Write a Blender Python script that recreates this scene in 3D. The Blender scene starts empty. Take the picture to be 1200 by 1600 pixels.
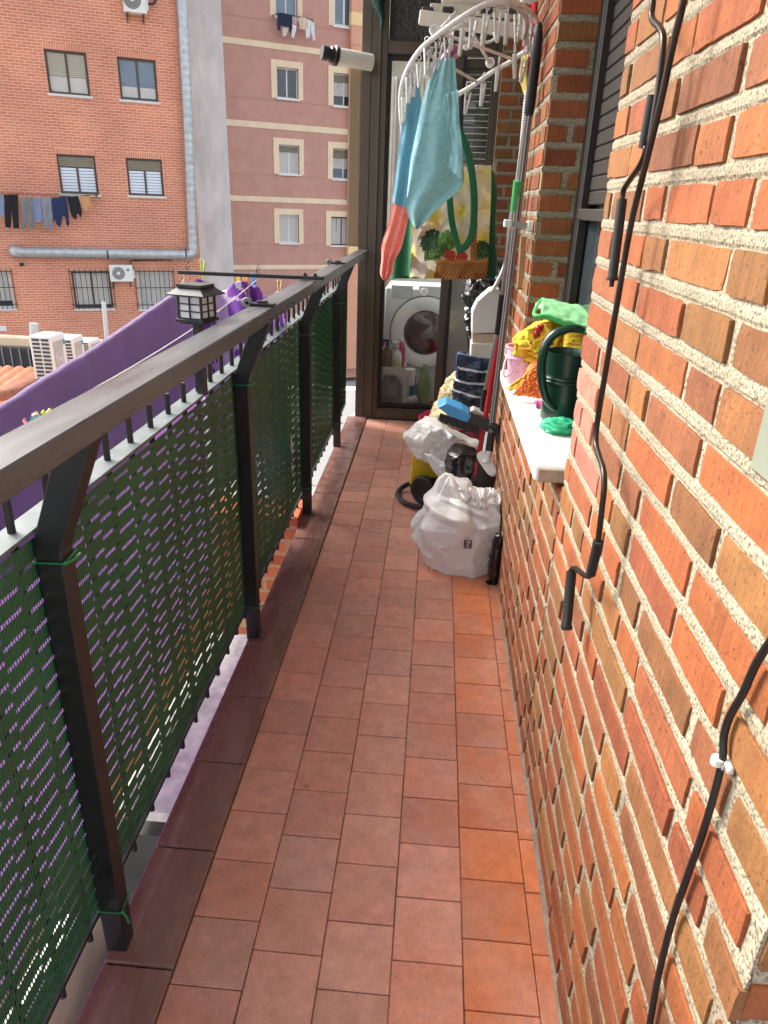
import bpy, math, random
from mathutils import Vector as V, Matrix, noise
random.seed(7)
R_ = math.radians
SC = bpy.context.scene
COL = SC.collection

# ------------------------------------------------------------------ camera
FPX = 1109.0
CAM = V((0, 0, 1.45))
cF = V((90, -478, FPX)).normalized()
cD = V((-95, FPX*FPX/478.0 - 18, FPX)); cD -= cF*cD.dot(cF); cD.normalize()
cX = cD.cross(cF)
ROT = Matrix((cX, cF, -cD))                      # camera vector (x right, y down, z ahead) -> world
cam = bpy.data.cameras.new('camera')
cam.sensor_fit = 'HORIZONTAL'; cam.sensor_width = 36.0
cam.lens = 36.0*FPX/1200.0
cam.clip_start = 0.02; cam.clip_end = 500
co = bpy.data.objects.new('camera', cam); COL.objects.link(co)
r0 = ROT @ V((1, 0, 0)); u0 = ROT @ V((0, -1, 0)); b0 = ROT @ V((0, 0, -1))
co.matrix_world = Matrix(((r0.x, u0.x, b0.x, CAM.x), (r0.y, u0.y, b0.y, CAM.y), (r0.z, u0.z, b0.z, CAM.z), (0, 0, 0, 1)))
SC.camera = co

def ray(px, py): return ROT @ V((px-600, py-800, FPX))
def P(px, py, X=None, Y=None, Z=None):
    """measured position in the place of a point seen in the survey picture, on a known plane"""
    d = ray(px, py)
    if X is not None: t = (X-CAM.x)/d.x
    elif Y is not None: t = (Y-CAM.y)/d.y
    else: t = (Z-CAM.z)/d.z
    return CAM + d*t

# ------------------------------------------------------------------ mesh builder
ORG = {}
def world_org(o): return ORG.get(o.name, V((0, 0, 0)))
class MB:
    def __init__(s): s.v = []; s.f = []; s.m = []; s.c = []; s.cur = 0; s.col = None
    def add(s, vs, fs, col=None):
        n = len(s.v); s.v += [V(p) for p in vs]
        for f in fs:
            s.f.append([n+i for i in f]); s.m.append(s.cur); s.c.append(col if col is not None else s.col)
    def box(s, c, d, rot=None, bev=0.0, col=None):
        hx, hy, hz = d[0]/2, d[1]/2, d[2]/2
        b = min(bev, hx*.9, hy*.9, hz*.9)
        M = rot if rot is not None else Matrix.Identity(3)
        c = V(c)
        if b <= 0:
            pts = [(x*hx, y*hy, z*hz) for z in (-1, 1) for y in (-1, 1) for x in (-1, 1)]
            fs = [(0, 2, 3, 1), (4, 5, 7, 6), (0, 1, 5, 4), (2, 6, 7, 3), (0, 4, 6, 2), (1, 3, 7, 5)]
            s.add([c + M @ V(p) for p in pts], fs, col); return
        pts = []; idx = {}
        for x in (-1, 1):
            for y in (-1, 1):
                for z in (-1, 1):
                    for a in range(3):
                        idx[(x, y, z, a)] = len(pts)
                        e = [hx, hy, hz]
                        for k in range(3):
                            if k != a: e[k] -= b
                        pts.append(V((x*e[0], y*e[1], z*e[2])))
        fs = []
        def I(x, y, z, a): return idx[(x, y, z, a)]
        for q in (-1, 1):
            fs.append((I(q, -1, -1, 0), I(q, 1, -1, 0), I(q, 1, 1, 0), I(q, -1, 1, 0))[::q])
            fs.append((I(-1, q, -1, 1), I(-1, q, 1, 1), I(1, q, 1, 1), I(1, q, -1, 1))[::q])
            fs.append((I(-1, -1, q, 2), I(1, -1, q, 2), I(1, 1, q, 2), I(-1, 1, q, 2))[::q])
        for q in (-1, 1):
            for w in (-1, 1):
                t = q*w
                fs.append((I(q, w, -1, 0), I(q, w, -1, 1), I(q, w, 1, 1), I(q, w, 1, 0))[::t])
                fs.append((I(q, -1, w, 0), I(q, 1, w, 0), I(q, 1, w, 2), I(q, -1, w, 2))[::t])
                fs.append((I(-1, q, w, 1), I(-1, q, w, 2), I(1, q, w, 2), I(1, q, w, 1))[::t])
                for z in (-1, 1):
                    fs.append((I(q, w, z, 0), I(q, w, z, 1), I(q, w, z, 2))[::q*w*z])
        s.add([c + M @ p for p in pts], fs, col)
    def beam(s, a, b, w, h, bev=0.0, up=(0, 0, 1), col=None):
        a = V(a); b = V(b); d = b-a; L = d.length; y = d/L
        x = y.cross(V(up))
        if x.length < 1e-5: x = V((1, 0, 0))
        x.normalize(); z = x.cross(y)
        M = Matrix((x, y, z)).transposed()
        s.box((a+b)/2, (w, L, h), M, bev, col)
    def tube(s, pts, r, n=10, closed=False, cap=True, col=None, flat=1.0):
        pts = [V(p) for p in pts]; m = len(pts)
        rs = r if isinstance(r, (list, tuple)) else [r]*m
        T = []
        for i in range(m):
            if closed: d = pts[(i+1) % m]-pts[i-1]
            else: d = pts[min(i+1, m-1)]-pts[max(i-1, 0)]
            T.append(d.normalized() if d.length > 1e-9 else V((0, 0, 1)))
        a = T[0].cross(V((0, 0, 1)))
        if a.length < 1e-4: a = T[0].cross(V((1, 0, 0)))
        a.normalize(); vs = []
        for i in range(m):
            a = a - T[i]*a.dot(T[i])
            if a.length < 1e-6: a = T[i].orthogonal()
            a.normalize(); b = T[i].cross(a)
            for k in range(n):
                t = 2*math.pi*k/n
                vs.append(pts[i] + (a*math.cos(t)+b*math.sin(t)*flat)*rs[i])
        fs = []
        for i in range(m if closed else m-1):
            j = (i+1) % m
            for k in range(n):
                l = (k+1) % n
                fs.append((i*n+k, i*n+l, j*n+l, j*n+k))
        if cap and not closed:
            fs.append(tuple(range(n))[::-1]); fs.append(tuple((m-1)*n+k for k in range(n)))
        s.add(vs, fs, col)
    def lathe(s, prof, n=24, c=(0, 0, 0), M=None, col=None, sx=1.0, sy=1.0):
        M = M if M is not None else Matrix.Identity(3); c = V(c); vs = []; fs = []
        for (r, z) in prof:
            for k in range(n):
                t = 2*math.pi*k/n; vs.append(c + M @ V((r*math.cos(t)*sx, r*math.sin(t)*sy, z)))
        for i in range(len(prof)-1):
            for k in range(n):
                l = (k+1) % n; fs.append((i*n+k, i*n+l, (i+1)*n+l, (i+1)*n+k))
        if prof[0][0] > 1e-4: fs.append(tuple(range(n))[::-1])
        if prof[-1][0] > 1e-4: fs.append(tuple((len(prof)-1)*n+k for k in range(n)))
        s.add(vs, fs, col)
    def prism(s, pts, off, col=None):
        """closed outline of world points pushed along off"""
        pts = [V(p) for p in pts]; off = V(off); n = len(pts)
        fs = [tuple(range(n)), tuple(range(2*n-1, n-1, -1))]
        for i in range(n):
            j = (i+1) % n; fs.append((i, i+n, j+n, j))
        s.add(pts+[p+off for p in pts], fs, col)
    def grid(s, nu, nv, fn, wrap=False, colfn=None):
        vs = [fn(i/(nu if wrap else nu-1), j/(nv-1)) for j in range(nv) for i in range(nu)]
        n = len(s.v); s.v += [V(p) for p in vs]
        for j in range(nv-1):
            for i in range(nu if wrap else nu-1):
                k = (i+1) % nu
                s.f.append([n+j*nu+i, n+j*nu+k, n+(j+1)*nu+k, n+(j+1)*nu+i]); s.m.append(s.cur)
                s.c.append(colfn((i+.5)/nu, (j+.5)/nv) if colfn else s.col)
    def build(s, name, mats, parent=None, smooth=False, solid=0.0, sub=0, auto=None, origin=None):
        mats = mats if isinstance(mats, (list, tuple)) else [mats]
        if parent is not None: off = world_org(parent)
        elif origin is not None: off = V(origin)
        else:
            lo = V((min(p.x for p in s.v), min(p.y for p in s.v), min(p.z for p in s.v)))
            hi = V((max(p.x for p in s.v), max(p.y for p in s.v), max(p.z for p in s.v)))
            off = V(((lo.x+hi.x)/2, (lo.y+hi.y)/2, lo.z))
        me = bpy.data.meshes.new(name)
        me.from_pydata([p-off for p in s.v], [], s.f)
        for m in mats: me.materials.append(m)
        me.polygons.foreach_set('material_index', s.m)
        if any(c is not None for c in s.c):
            at = me.color_attributes.new('Col', 'FLOAT_COLOR', 'CORNER')
            buf = []
            for p, c in zip(s.f, s.c):
                c = c or (1, 1, 1)
                buf += [c[0], c[1], c[2], 1.0]*len(p)
            at.data.foreach_set('color', buf)
        me.update()
        if smooth or auto: me.polygons.foreach_set('use_smooth', [True]*len(me.polygons))
        if auto: me.set_sharp_from_angle(angle=R_(auto))
        o = bpy.data.objects.new(name, me); COL.objects.link(o)
        if parent is not None: o.parent = parent
        else: o.location = off
        ORG[o.name] = off
        if solid:
            md = o.modifiers.new('solid', 'SOLIDIFY'); md.thickness = solid; md.offset = 0
        if sub:
            md = o.modifiers.new('sub', 'SUBSURF'); md.levels = sub; md.render_levels = sub
        return o

def tag(o, label=None, cat=None, group=None, kind=None):
    if label: o['label'] = label
    if cat: o['category'] = cat
    if group: o['group'] = group
    if kind: o['kind'] = kind
    return o
def empty(name, loc, label, cat, group=None):
    o = bpy.data.objects.new(name, None); COL.objects.link(o); o.location = loc; o.empty_display_size = .1
    ORG[o.name] = V(loc)
    return tag(o, label, cat, group)
def copy_tree(o, parent=None):
    c = o.copy(); COL.objects.link(c); ORG[c.name] = world_org(o).copy()
    if parent is not None: c.parent = parent
    for ch in [x for x in bpy.data.objects if x.parent == o]: copy_tree(ch, c)
    return c
def resample(pts, n, smooth=True):
    pts = [V(p) for p in pts]
    if smooth and len(pts) > 2:
        q = []
        for i in range(len(pts)-1):
            p0 = pts[max(i-1, 0)]; p1 = pts[i]; p2 = pts[i+1]; p3 = pts[min(i+2, len(pts)-1)]
            for k in range(8):
                t = k/8
                q.append(.5*((2*p1)+(p2-p0)*t+(2*p0-5*p1+4*p2-p3)*t*t+(3*p1-p0-3*p2+p3)*t**3))
        q.append(pts[-1]); pts = q
    L = [0.0]
    for a, b in zip(pts, pts[1:]): L.append(L[-1]+(b-a).length)
    out = []; j = 0
    for i in range(n):
        t = L[-1]*i/(n-1)
        while j < len(L)-2 and L[j+1] < t: j += 1
        d = L[j+1]-L[j]; k = 0 if d < 1e-9 else (t-L[j])/d
        out.append(pts[j].lerp(pts[j+1], min(max(k, 0), 1)))
    return out
def nz(p, s=1.0, o=0.0): return noise.noise(V((p[0]*s+o, p[1]*s+o*.37, p[2]*s-o)))
def ridge(p, s, o=0.0): return 1.0-2.0*abs(nz(p, s, o))

# ------------------------------------------------------------------ materials
def newmat(name):
    m = bpy.data.materials.new(name); m.use_nodes = True
    nt = m.node_tree; return m, nt, nt.nodes, nt.links, nt.nodes['Principled BSDF']
def mat(name, c, rough=.6, var=.0, vs=6.0, c2=None, bump=0.0, bs=60.0, metal=0.0, attr=False, spec=.5, sheen=0.0,
        trans=0.0, stretch=None, detail=6, bd=.02, coat=0.0, rv=0.0, sss=0.0):
    m, nt, N, L, b = newmat(name)
    b.inputs['Roughness'].default_value = rough; b.inputs['Metallic'].default_value = metal
    b.inputs['Specular IOR Level'].default_value = spec
    b.inputs['Sheen Weight'].default_value = sheen; b.inputs['Coat Weight'].default_value = coat
    tc = N.new('ShaderNodeTexCoord')
    mp = N.new('ShaderNodeMapping'); L.new(tc.outputs['Object'], mp.inputs['Vector'])
    if stretch: mp.inputs['Scale'].default_value = stretch
    src = None
    if attr:
        at = N.new('ShaderNodeAttribute'); at.attribute_name = 'Col'; src = at.outputs['Color']
    else:
        rgb = N.new('ShaderNodeRGB'); rgb.outputs[0].default_value = (*c, 1); src = rgb.outputs[0]
    if var or c2:
        n1 = N.new('ShaderNodeTexNoise'); n1.inputs['Scale'].default_value = vs; n1.inputs['Detail'].default_value = detail
        n1.inputs['Roughness'].default_value = .62
        L.new(mp.outputs[0], n1.inputs['Vector'])
        rp = N.new('ShaderNodeValToRGB'); L.new(n1.outputs['Fac'], rp.inputs['Fac'])
        rp.color_ramp.elements[0].position = .32; rp.color_ramp.elements[1].position = .68
        mx = N.new('ShaderNodeMix'); mx.data_type = 'RGBA'
        if c2:
            rp.color_ramp.elements[0].position = .22; rp.color_ramp.elements[1].position = .80
            L.new(rp.outputs['Color'], mx.inputs['Factor']); L.new(src, mx.inputs['A']); mx.inputs['B'].default_value = (*c2, 1)
        else:
            mx.blend_type = 'MULTIPLY'; mx.inputs['Factor'].default_value = 1
            rp.color_ramp.elements[0].color = (1-var, 1-var, 1-var, 1); rp.color_ramp.elements[1].color = (1+var*.6, 1+var*.6, 1+var*.6, 1)
            L.new(src, mx.inputs['A']); L.new(rp.outputs['Color'], mx.inputs['B'])
        src = mx.outputs['Result']
        if rv:
            mr = N.new('ShaderNodeMapRange'); L.new(n1.outputs['Fac'], mr.inputs['Value'])
            mr.inputs['From Min'].default_value = .3; mr.inputs['From Max'].default_value = .7
            mr.inputs['To Min'].default_value = rough-rv; mr.inputs['To Max'].default_value = rough+rv
            L.new(mr.outputs[0], b.inputs['Roughness'])
    L.new(src, b.inputs['Base Color'])
    if bump:
        n2 = N.new('ShaderNodeTexNoise'); n2.inputs['Scale'].default_value = bs; n2.inputs['Detail'].default_value = 5
        L.new(mp.outputs[0], n2.inputs['Vector'])
        bp = N.new('ShaderNodeBump'); bp.inputs['Strength'].default_value = bump; bp.inputs['Distance'].default_value = bd
        L.new(n2.outputs['Fac'], bp.inputs['Height']); L.new(bp.outputs[0], b.inputs['Normal'])
    if trans:
        tl = N.new('ShaderNodeBsdfTranslucent'); L.new(src, tl.inputs['Color'])
        ms = N.new('ShaderNodeMixShader'); ms.inputs[0].default_value = trans
        out = N['Material Output']
        L.new(b.outputs[0], ms.inputs[1]); L.new(tl.outputs[0], ms.inputs[2]); L.new(ms.outputs[0], out.inputs['Surface'])
    return m
def brick_tex(name, c1, c2, mortar, bw=.25, bh=.066, ms=.012, rough=.85, ax='uz', ang=0.0, bump=.4):
    """brick pattern; horizontal coordinate runs along the wall direction ang, vertical is z"""
    m, nt, N, L, b = newmat(name)
    tc = N.new('ShaderNodeTexCoord'); sp = N.new('ShaderNodeSeparateXYZ'); L.new(tc.outputs['Object'], sp.inputs[0])
    a = N.new('ShaderNodeMath'); a.operation = 'MULTIPLY'; a.inputs[1].default_value = math.cos(ang); L.new(sp.outputs['X'], a.inputs[0])
    a2 = N.new('ShaderNodeMath'); a2.operation = 'MULTIPLY_ADD'; a2.inputs[1].default_value = math.sin(ang); L.new(sp.outputs['Y'], a2.inputs[0]); L.new(a.outputs[0], a2.inputs[2])
    cb = N.new('ShaderNodeCombineXYZ'); L.new(a2.outputs[0], cb.inputs['X']); L.new(sp.outputs['Z'], cb.inputs['Y'])
    br = N.new('ShaderNodeTexBrick'); L.new(cb.outputs[0], br.inputs['Vector'])
    br.inputs['Scale'].default_value = 1; br.inputs['Brick Width'].default_value = bw; br.inputs['Row Height'].default_value = bh
    br.inputs['Mortar Size'].default_value = ms; br.inputs['Mortar Smooth'].default_value = .2; br.inputs['Bias'].default_value = -.1
    br.inputs['Color1'].default_value = (*c1, 1); br.inputs['Color2'].default_value = (*c2, 1); br.inputs['Mortar'].default_value = (*mortar, 1)
    n1 = N.new('ShaderNodeTexNoise'); n1.inputs['Scale'].default_value = .45; n1.inputs['Detail'].default_value = 8; L.new(cb.outputs[0], n1.inputs['Vector'])
    rp = N.new('ShaderNodeValToRGB'); L.new(n1.outputs['Fac'], rp.inputs['Fac'])
    rp.color_ramp.elements[0].color = (.78, .78, .8, 1); rp.color_ramp.elements[1].color = (1.12, 1.1, 1.08, 1)
    rp.color_ramp.elements[0].position = .3; rp.color_ramp.elements[1].position = .7
    mx = N.new('ShaderNodeMix'); mx.data_type = 'RGBA'; mx.blend_type = 'MULTIPLY'; mx.inputs['Factor'].default_value = 1
    L.new(br.outputs['Color'], mx.inputs['A']); L.new(rp.outputs['Color'], mx.inputs['B']); L.new(mx.outputs['Result'], b.inputs['Base Color'])
    b.inputs['Roughness'].default_value = rough
    bp = N.new('ShaderNodeBump'); bp.inputs['Strength'].default_value = bump; bp.inputs['Distance'].default_value = .008; bp.invert = True
    L.new(br.outputs['Fac'], bp.inputs['Height']); L.new(bp.outputs[0], b.inputs['Normal'])
    return m
def glass(name, tint=(.93, .95, .94), refl=1.0):
    m, nt, N, L, b = newmat(name)
    t = N.new('ShaderNodeBsdfTransparent'); t.inputs['Color'].default_value = (*tint, 1)
    g = N.new('ShaderNodeBsdfGlossy'); g.inputs['Roughness'].default_value = .02
    fr = N.new('ShaderNodeFresnel'); fr.inputs['IOR'].default_value = 1.5
    ms = N.new('ShaderNodeMixShader'); L.new(fr.outputs[0], ms.inputs[0]); L.new(t.outputs[0], ms.inputs[1]); L.new(g.outputs[0], ms.inputs[2])
    L.new(ms.outputs[0], N['Material Output'].inputs['Surface'])
    return m
def C(r, g, b):
    f = lambda x: ((x/255+.055)/1.055)**2.4 if x > 10 else x/255/12.92
    return (f(r), f(g), f(b))

M = {}
def mulnode(N, L, a, b_, fac=1.0, mode='MULTIPLY'):
    mx = N.new('ShaderNodeMix'); mx.data_type = 'RGBA'; mx.blend_type = mode; mx.inputs['Factor'].default_value = fac
    L.new(a, mx.inputs['A'])
    if isinstance(b_, tuple): mx.inputs['B'].default_value = (*b_, 1)
    else: L.new(b_, mx.inputs['B'])
    return mx
def ramp(N, L, src, p0, c0, p1, c1):
    rp = N.new('ShaderNodeValToRGB'); L.new(src, rp.inputs['Fac']); e = rp.color_ramp.elements
    e[0].position = p0; e[0].color = (*c0, 1); e[1].position = p1; e[1].color = (*c1, 1); return rp.outputs['Color']
def noise_n(N, L, vec, scale, detail=5, rough=.6, sc=None):
    if sc:
        mp = N.new('ShaderNodeMapping'); mp.inputs['Scale'].default_value = sc; L.new(vec, mp.inputs['Vector']); vec = mp.outputs[0]
    n = N.new('ShaderNodeTexNoise'); n.inputs['Scale'].default_value = scale; n.inputs['Detail'].default_value = detail; n.inputs['Roughness'].default_value = rough
    L.new(vec, n.inputs['Vector']); return n.outputs['Fac']
def brick_mat():
    m, nt, N, L, b = newmat('fired_clay_brick')
    tc = N.new('ShaderNodeTexCoord'); v = tc.outputs['Object']
    at = N.new('ShaderNodeAttribute'); at.attribute_name = 'Col'; c = at.outputs['Color']
    c = mulnode(N, L, c, ramp(N, L, noise_n(N, L, v, 13, 8, .65), .3, (.74, .72, .7), .7, (1.16, 1.14, 1.1))).outputs['Result']
    c = mulnode(N, L, c, ramp(N, L, noise_n(N, L, v, 9, 6, .6, (14, 14, 1.0)), .35, (.86, .85, .84), .65, (1.09, 1.08, 1.08))).outputs['Result']
    c = mulnode(N, L, c, ramp(N, L, noise_n(N, L, v, 150, 3, .5), .30, (.45, .42, .4), .40, (1, 1, 1))).outputs['Result']
    mx = N.new('ShaderNodeMix'); mx.data_type = 'RGBA'; L.new(ramp(N, L, noise_n(N, L, v, 22, 9, .75), .60, (0, 0, 0), .82, (.55, .55, .55)), mx.inputs['Factor'])
    L.new(c, mx.inputs['A']); mx.inputs['B'].default_value = (.40, .22, .12, 1)
    L.new(mx.outputs['Result'], b.inputs['Base Color']); b.inputs['Roughness'].default_value = .85
    h1 = noise_n(N, L, v, 9, 6, .6, (16, 16, 1.2)); h2 = noise_n(N, L, v, 170, 4, .6)
    ad = N.new('ShaderNodeMath'); ad.operation = 'MULTIPLY_ADD'; ad.inputs[1].default_value = .8; L.new(h1, ad.inputs[0]); L.new(h2, ad.inputs[2])
    bp = N.new('ShaderNodeBump'); bp.inputs['Strength'].default_value = .55; bp.inputs['Distance'].default_value = .003
    L.new(ad.outputs[0], bp.inputs['Height']); L.new(bp.outputs[0], b.inputs['Normal'])
    return m
M['brick'] = brick_mat()
def mortar_mat():
    m, nt, N, L, b = newmat('coarse_mortar')
    tc = N.new('ShaderNodeTexCoord')
    n1 = N.new('ShaderNodeTexNoise'); n1.inputs['Scale'].default_value = 230; n1.inputs['Detail'].default_value = 3; L.new(tc.outputs['Object'], n1.inputs['Vector'])
    rp = N.new('ShaderNodeValToRGB'); L.new(n1.outputs['Fac'], rp.inputs['Fac'])
    e = rp.color_ramp.elements; e[0].position = .34; e[0].color = (.10, .085, .062, 1); e[1].position = .52; e[1].color = (.37, .315, .225, 1)
    n3 = N.new('ShaderNodeTexNoise'); n3.inputs['Scale'].default_value = 7; n3.inputs['Detail'].default_value = 6; L.new(tc.outputs['Object'], n3.inputs['Vector'])
    r3 = N.new('ShaderNodeValToRGB'); L.new(n3.outputs['Fac'], r3.inputs['Fac']); r3.color_ramp.elements[0].color = (.78, .76, .72, 1); r3.color_ramp.elements[1].color = (1.1, 1.1, 1.08, 1)
    r3.color_ramp.elements[0].position = .3; r3.color_ramp.elements[1].position = .65
    mx = N.new('ShaderNodeMix'); mx.data_type = 'RGBA'; mx.blend_type = 'MULTIPLY'; mx.inputs['Factor'].default_value = 1
    L.new(rp.outputs['Color'], mx.inputs['A']); L.new(r3.outputs['Color'], mx.inputs['B']); L.new(mx.outputs['Result'], b.inputs['Base Color'])
    b.inputs['Roughness'].default_value = .95
    bp = N.new('ShaderNodeBump'); bp.inputs['Strength'].default_value = .6; bp.inputs['Distance'].default_value = .003
    L.new(n1.outputs['Fac'], bp.inputs['Height']); L.new(bp.outputs[0], b.inputs['Normal'])
    return m
M['mortar'] = mortar_mat()
def tile_mat():
    m, nt, N, L, b = newmat('terracotta_tile')
    tc = N.new('ShaderNodeTexCoord'); v = tc.outputs['Object']
    at = N.new('ShaderNodeAttribute'); at.attribute_name = 'Col'; c = at.outputs['Color']
    mx = N.new('ShaderNodeMix'); mx.data_type = 'RGBA'; L.new(ramp(N, L, noise_n(N, L, v, 4.2, 9, .68), .40, (0, 0, 0), .72, (.6, .6, .6)), mx.inputs['Factor'])
    L.new(c, mx.inputs['A']); mx.inputs['B'].default_value = (*C(196, 158, 144), 1); c = mx.outputs['Result']
    c = mulnode(N, L, c, ramp(N, L, noise_n(N, L, v, 26, 8, .7), .32, (.80, .78, .77), .68, (1.1, 1.1, 1.1))).outputs['Result']
    c = mulnode(N, L, c, ramp(N, L, noise_n(N, L, v, 260, 2, .5), .28, (.70, .68, .66), .42, (1, 1, 1))).outputs['Result']
    # old drip stains
    vo = N.new('ShaderNodeTexVoronoi'); vo.inputs['Scale'].default_value = 16; L.new(v, vo.inputs['Vector'])
    n_ = noise_n(N, L, v, 3.1, 3)
    st = N.new('ShaderNodeMath'); st.operation = 'ADD'; L.new(vo.outputs['Distance'], st.inputs[0]); L.new(n_, st.inputs[1])
    c = mulnode(N, L, c, ramp(N, L, st.outputs[0], .45, (.74, .70, .68), .50, (1, 1, 1))).outputs['Result']
    L.new(c, b.inputs['Base Color'])
    mr = N.new('ShaderNodeMapRange'); L.new(noise_n(N, L, v, 8, 6), mr.inputs['Value']); mr.inputs['From Min'].default_value = .3; mr.inputs['From Max'].default_value = .7
    mr.inputs['To Min'].default_value = .42; mr.inputs['To Max'].default_value = .68; L.new(mr.outputs[0], b.inputs['Roughness'])
    bp = N.new('ShaderNodeBump'); bp.inputs['Strength'].default_value = .25; bp.inputs['Distance'].default_value = .002
    L.new(noise_n(N, L, v, 120, 5), bp.inputs['Height']); L.new(bp.outputs[0], b.inputs['Normal'])
    return m
M['tile'] = tile_mat()
M['grout'] = mat('grout', (.20, .145, .115), .95, var=.3, vs=40, bump=.4, bs=200, bd=.003)
M['edge'] = mat('glazed_edge_tile', C(112, 74, 67), .27, vs=7, c2=C(146, 112, 102), bump=.1, bs=22, bd=.004, stretch=(2.2, .55, 1), rv=.09)
M['metal'] = mat('painted_dark_metal', (.016, .017, .017), .42, var=.3, vs=14, bump=.12, bs=70, bd=.002, rv=.08)
M['rail'] = mat('weathered_rail_paint', (.036, .035, .034), .30, vs=18, c2=(.115, .118, .120), bump=.12, bs=60, bd=.002, stretch=(1, .12, 1), rv=.08)
M['strip'] = mat('dusty_steel_strip', (.13, .155, .155), .5, var=.35, vs=20, bump=.15, bs=80, bd=.002)
M['screen'] = mat('green_plastic_weave', (.020, .105, .050), .30, var=.3, vs=3.5, bump=.0)
M['tie'] = mat('green_cable_tie', (.01, .22, .07), .35)
M['concrete'] = mat('raw_concrete', (.62, .61, .60), .9, var=.22, vs=1.6, bump=.3, bs=9, bd=.02, stretch=(1, 1, .35), detail=10)
M['white_paint'] = mat('whitewashed_sill', (.78, .77, .74), .6, vs=9, c2=(.62, .59, .55), bump=.35, bs=45, bd=.004)
M['beige_render'] = mat('beige_render', (.42, .34, .26), .9, var=.2, vs=20, bump=.4, bs=60, bd=.004)
M['brown_alu'] = mat('bronze_aluminium', (.095, .072, .05), .42, var=.15, vs=4, stretch=(1, 1, .2), metal=.25)
M['tan_alu'] = mat('tan_aluminium', (.24, .17, .095), .5, var=.12, vs=4, stretch=(1, 1, .2))
M['dark_slat'] = mat('dark_brown_shutter', (.024, .019, .016), .5, var=.25, vs=12)
M['gasket'] = mat('black_gasket', (.012, .012, .013), .5)
M['glass'] = glass('window_glass')
M['white_plastic'] = mat('white_plastic', (.72, .71, .68), .35, var=.07, vs=8)
M['yellowed_plastic'] = mat('yellowed_plastic', (.66, .63, .54), .42, var=.1, vs=8)
M['clear_white'] = mat('milky_plastic', (.70, .70, .68), .3, trans=.35)
M['black'] = mat('black_plastic', (.013, .013, .014), .38, var=.2, vs=20)
M['black_matte'] = mat('black_rubber', (.014, .014, .014), .7, bump=.2, bs=120, bd=.002)
M['rod'] = mat('dark_bronze_rod', (.035, .026, .021), .33, var=.25, vs=30, metal=.55)
M['bag_white'] = mat('white_carrier_plastic', (.90, .885, .865), .26, var=.04, vs=5, bump=.22, bs=26, bd=.006, trans=.3)
M['bag_black'] = mat('black_bin_liner', (.010, .010, .011), .22, bump=.5, bs=34, bd=.008, spec=.6)
M['cloth_cyan'] = mat('cyan_microfibre', C(150, 204, 208), .95, var=.16, vs=75, bump=.9, bs=300, bd=.004, sheen=.4, trans=.18)
M['cloth_blue'] = mat('blue_microfibre', C(122, 184, 206), .95, var=.16, vs=75, bump=.9, bs=300, bd=.004, sheen=.4, trans=.25)
M['cloth_teal'] = mat('teal_microfibre', C(154, 208, 214), .95, var=.16, vs=75, bump=.9, bs=300, bd=.004, sheen=.4, trans=.2)
M['cloth_coral'] = mat('coral_microfibre', C(248, 154, 138), .95, var=.14, vs=75, bump=.8, bs=300, bd=.003, sheen=.3, trans=.2)
M['cloth_pink'] = mat('dusty_pink_cloth', C(206, 160, 178), .95, var=.1, vs=30, trans=.2, bump=.4, bs=300, bd=.003)
M['purple'] = mat('purple_fleece', C(148, 96, 176), .98, var=.16, vs=3, bump=.7, bs=260, bd=.004, sheen=.9, stretch=(1, 3, .6), trans=.30)
M['attr_cloth'] = mat('printed_cloth', (1, 1, 1), .9, attr=True, var=.08, vs=18, bump=.3, bs=250, bd=.003, trans=.08)
M['attr_soft'] = mat('dyed_fabric', (1, 1, 1), .9, attr=True, var=.15, vs=25, bump=.4, bs=120, bd=.004)
M['green_web'] = mat('dark_green_webbing', (.012, .13, .055), .8, bump=.3, bs=260, bd=.002)
M['red'] = mat('red_plastic', (.42, .012, .02), .3, var=.08, vs=8)
M['yellow'] = mat('yellow_plastic', (.72, .53, .012), .35, var=.06, vs=8)
M['blue'] = mat('sky_blue_plastic', (.07, .36, .72), .35, var=.06, vs=8)
M['charcoal'] = mat('charcoal_plastic', (.035, .034, .033), .5, var=.2, vs=12)
M['steel'] = mat('brushed_steel', (.48, .47, .45), .3, metal=.9, var=.1, vs=20)
M['silver'] = mat('galvanised_steel', (.46, .48, .49), .42, metal=.7, var=.2, vs=5)
M['wood'] = mat('pale_wood', (.36, .20, .09), .7, var=.2, vs=14, stretch=(4, 4, .6))
M['canvas'] = mat('cream_woven_sack', C(214, 200, 158), .7, vs=10, c2=C(168, 146, 104), bump=.6, bs=60, bd=.006)
M['can_green'] = mat('dark_green_can', (.008, .035, .022), .26, var=.1, vs=10)
M['green_micro'] = mat('green_chenille_cloth', C(104, 196, 112), .95, var=.18, vs=70, bump=.8, bs=260, bd=.004, sheen=.3)
M['orange_chen'] = mat('orange_chenille', C(240, 124, 48), .9, var=.25, vs=50, bump=.5, bs=300, bd=.003, sheen=.2)
M['mint'] = mat('mint_green_film', C(70, 205, 150), .4, var=.1, vs=30, trans=.25)
M['magenta'] = mat('pink_rubber', C(222, 100, 160), .6, var=.1, vs=30, trans=.15)
M['pink_plastic'] = mat('pale_pink_plastic', C(226, 186, 200), .4)
M['hotpink'] = mat('hot_pink_plastic', C(206, 46, 104), .4)
M['ac_white'] = mat('ac_casing', (.70, .69, .65), .5, var=.08, vs=3)
M['ac_dark'] = mat('ac_grille_dark', (.06, .06, .06), .6)
M['grey_box'] = mat('grey_green_plastic', (.24, .26, .20), .4, var=.08, vs=12)
M['washer'] = mat('washer_enamel', (.80, .80, .79), .3)
M['room_wall'] = mat('room_wall_paint', (.74, .73, .70), .8, var=.05, vs=3)
M['room_floor'] = mat('grey_room_floor', (.52, .53, .54), .45, var=.12, vs=6)
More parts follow.
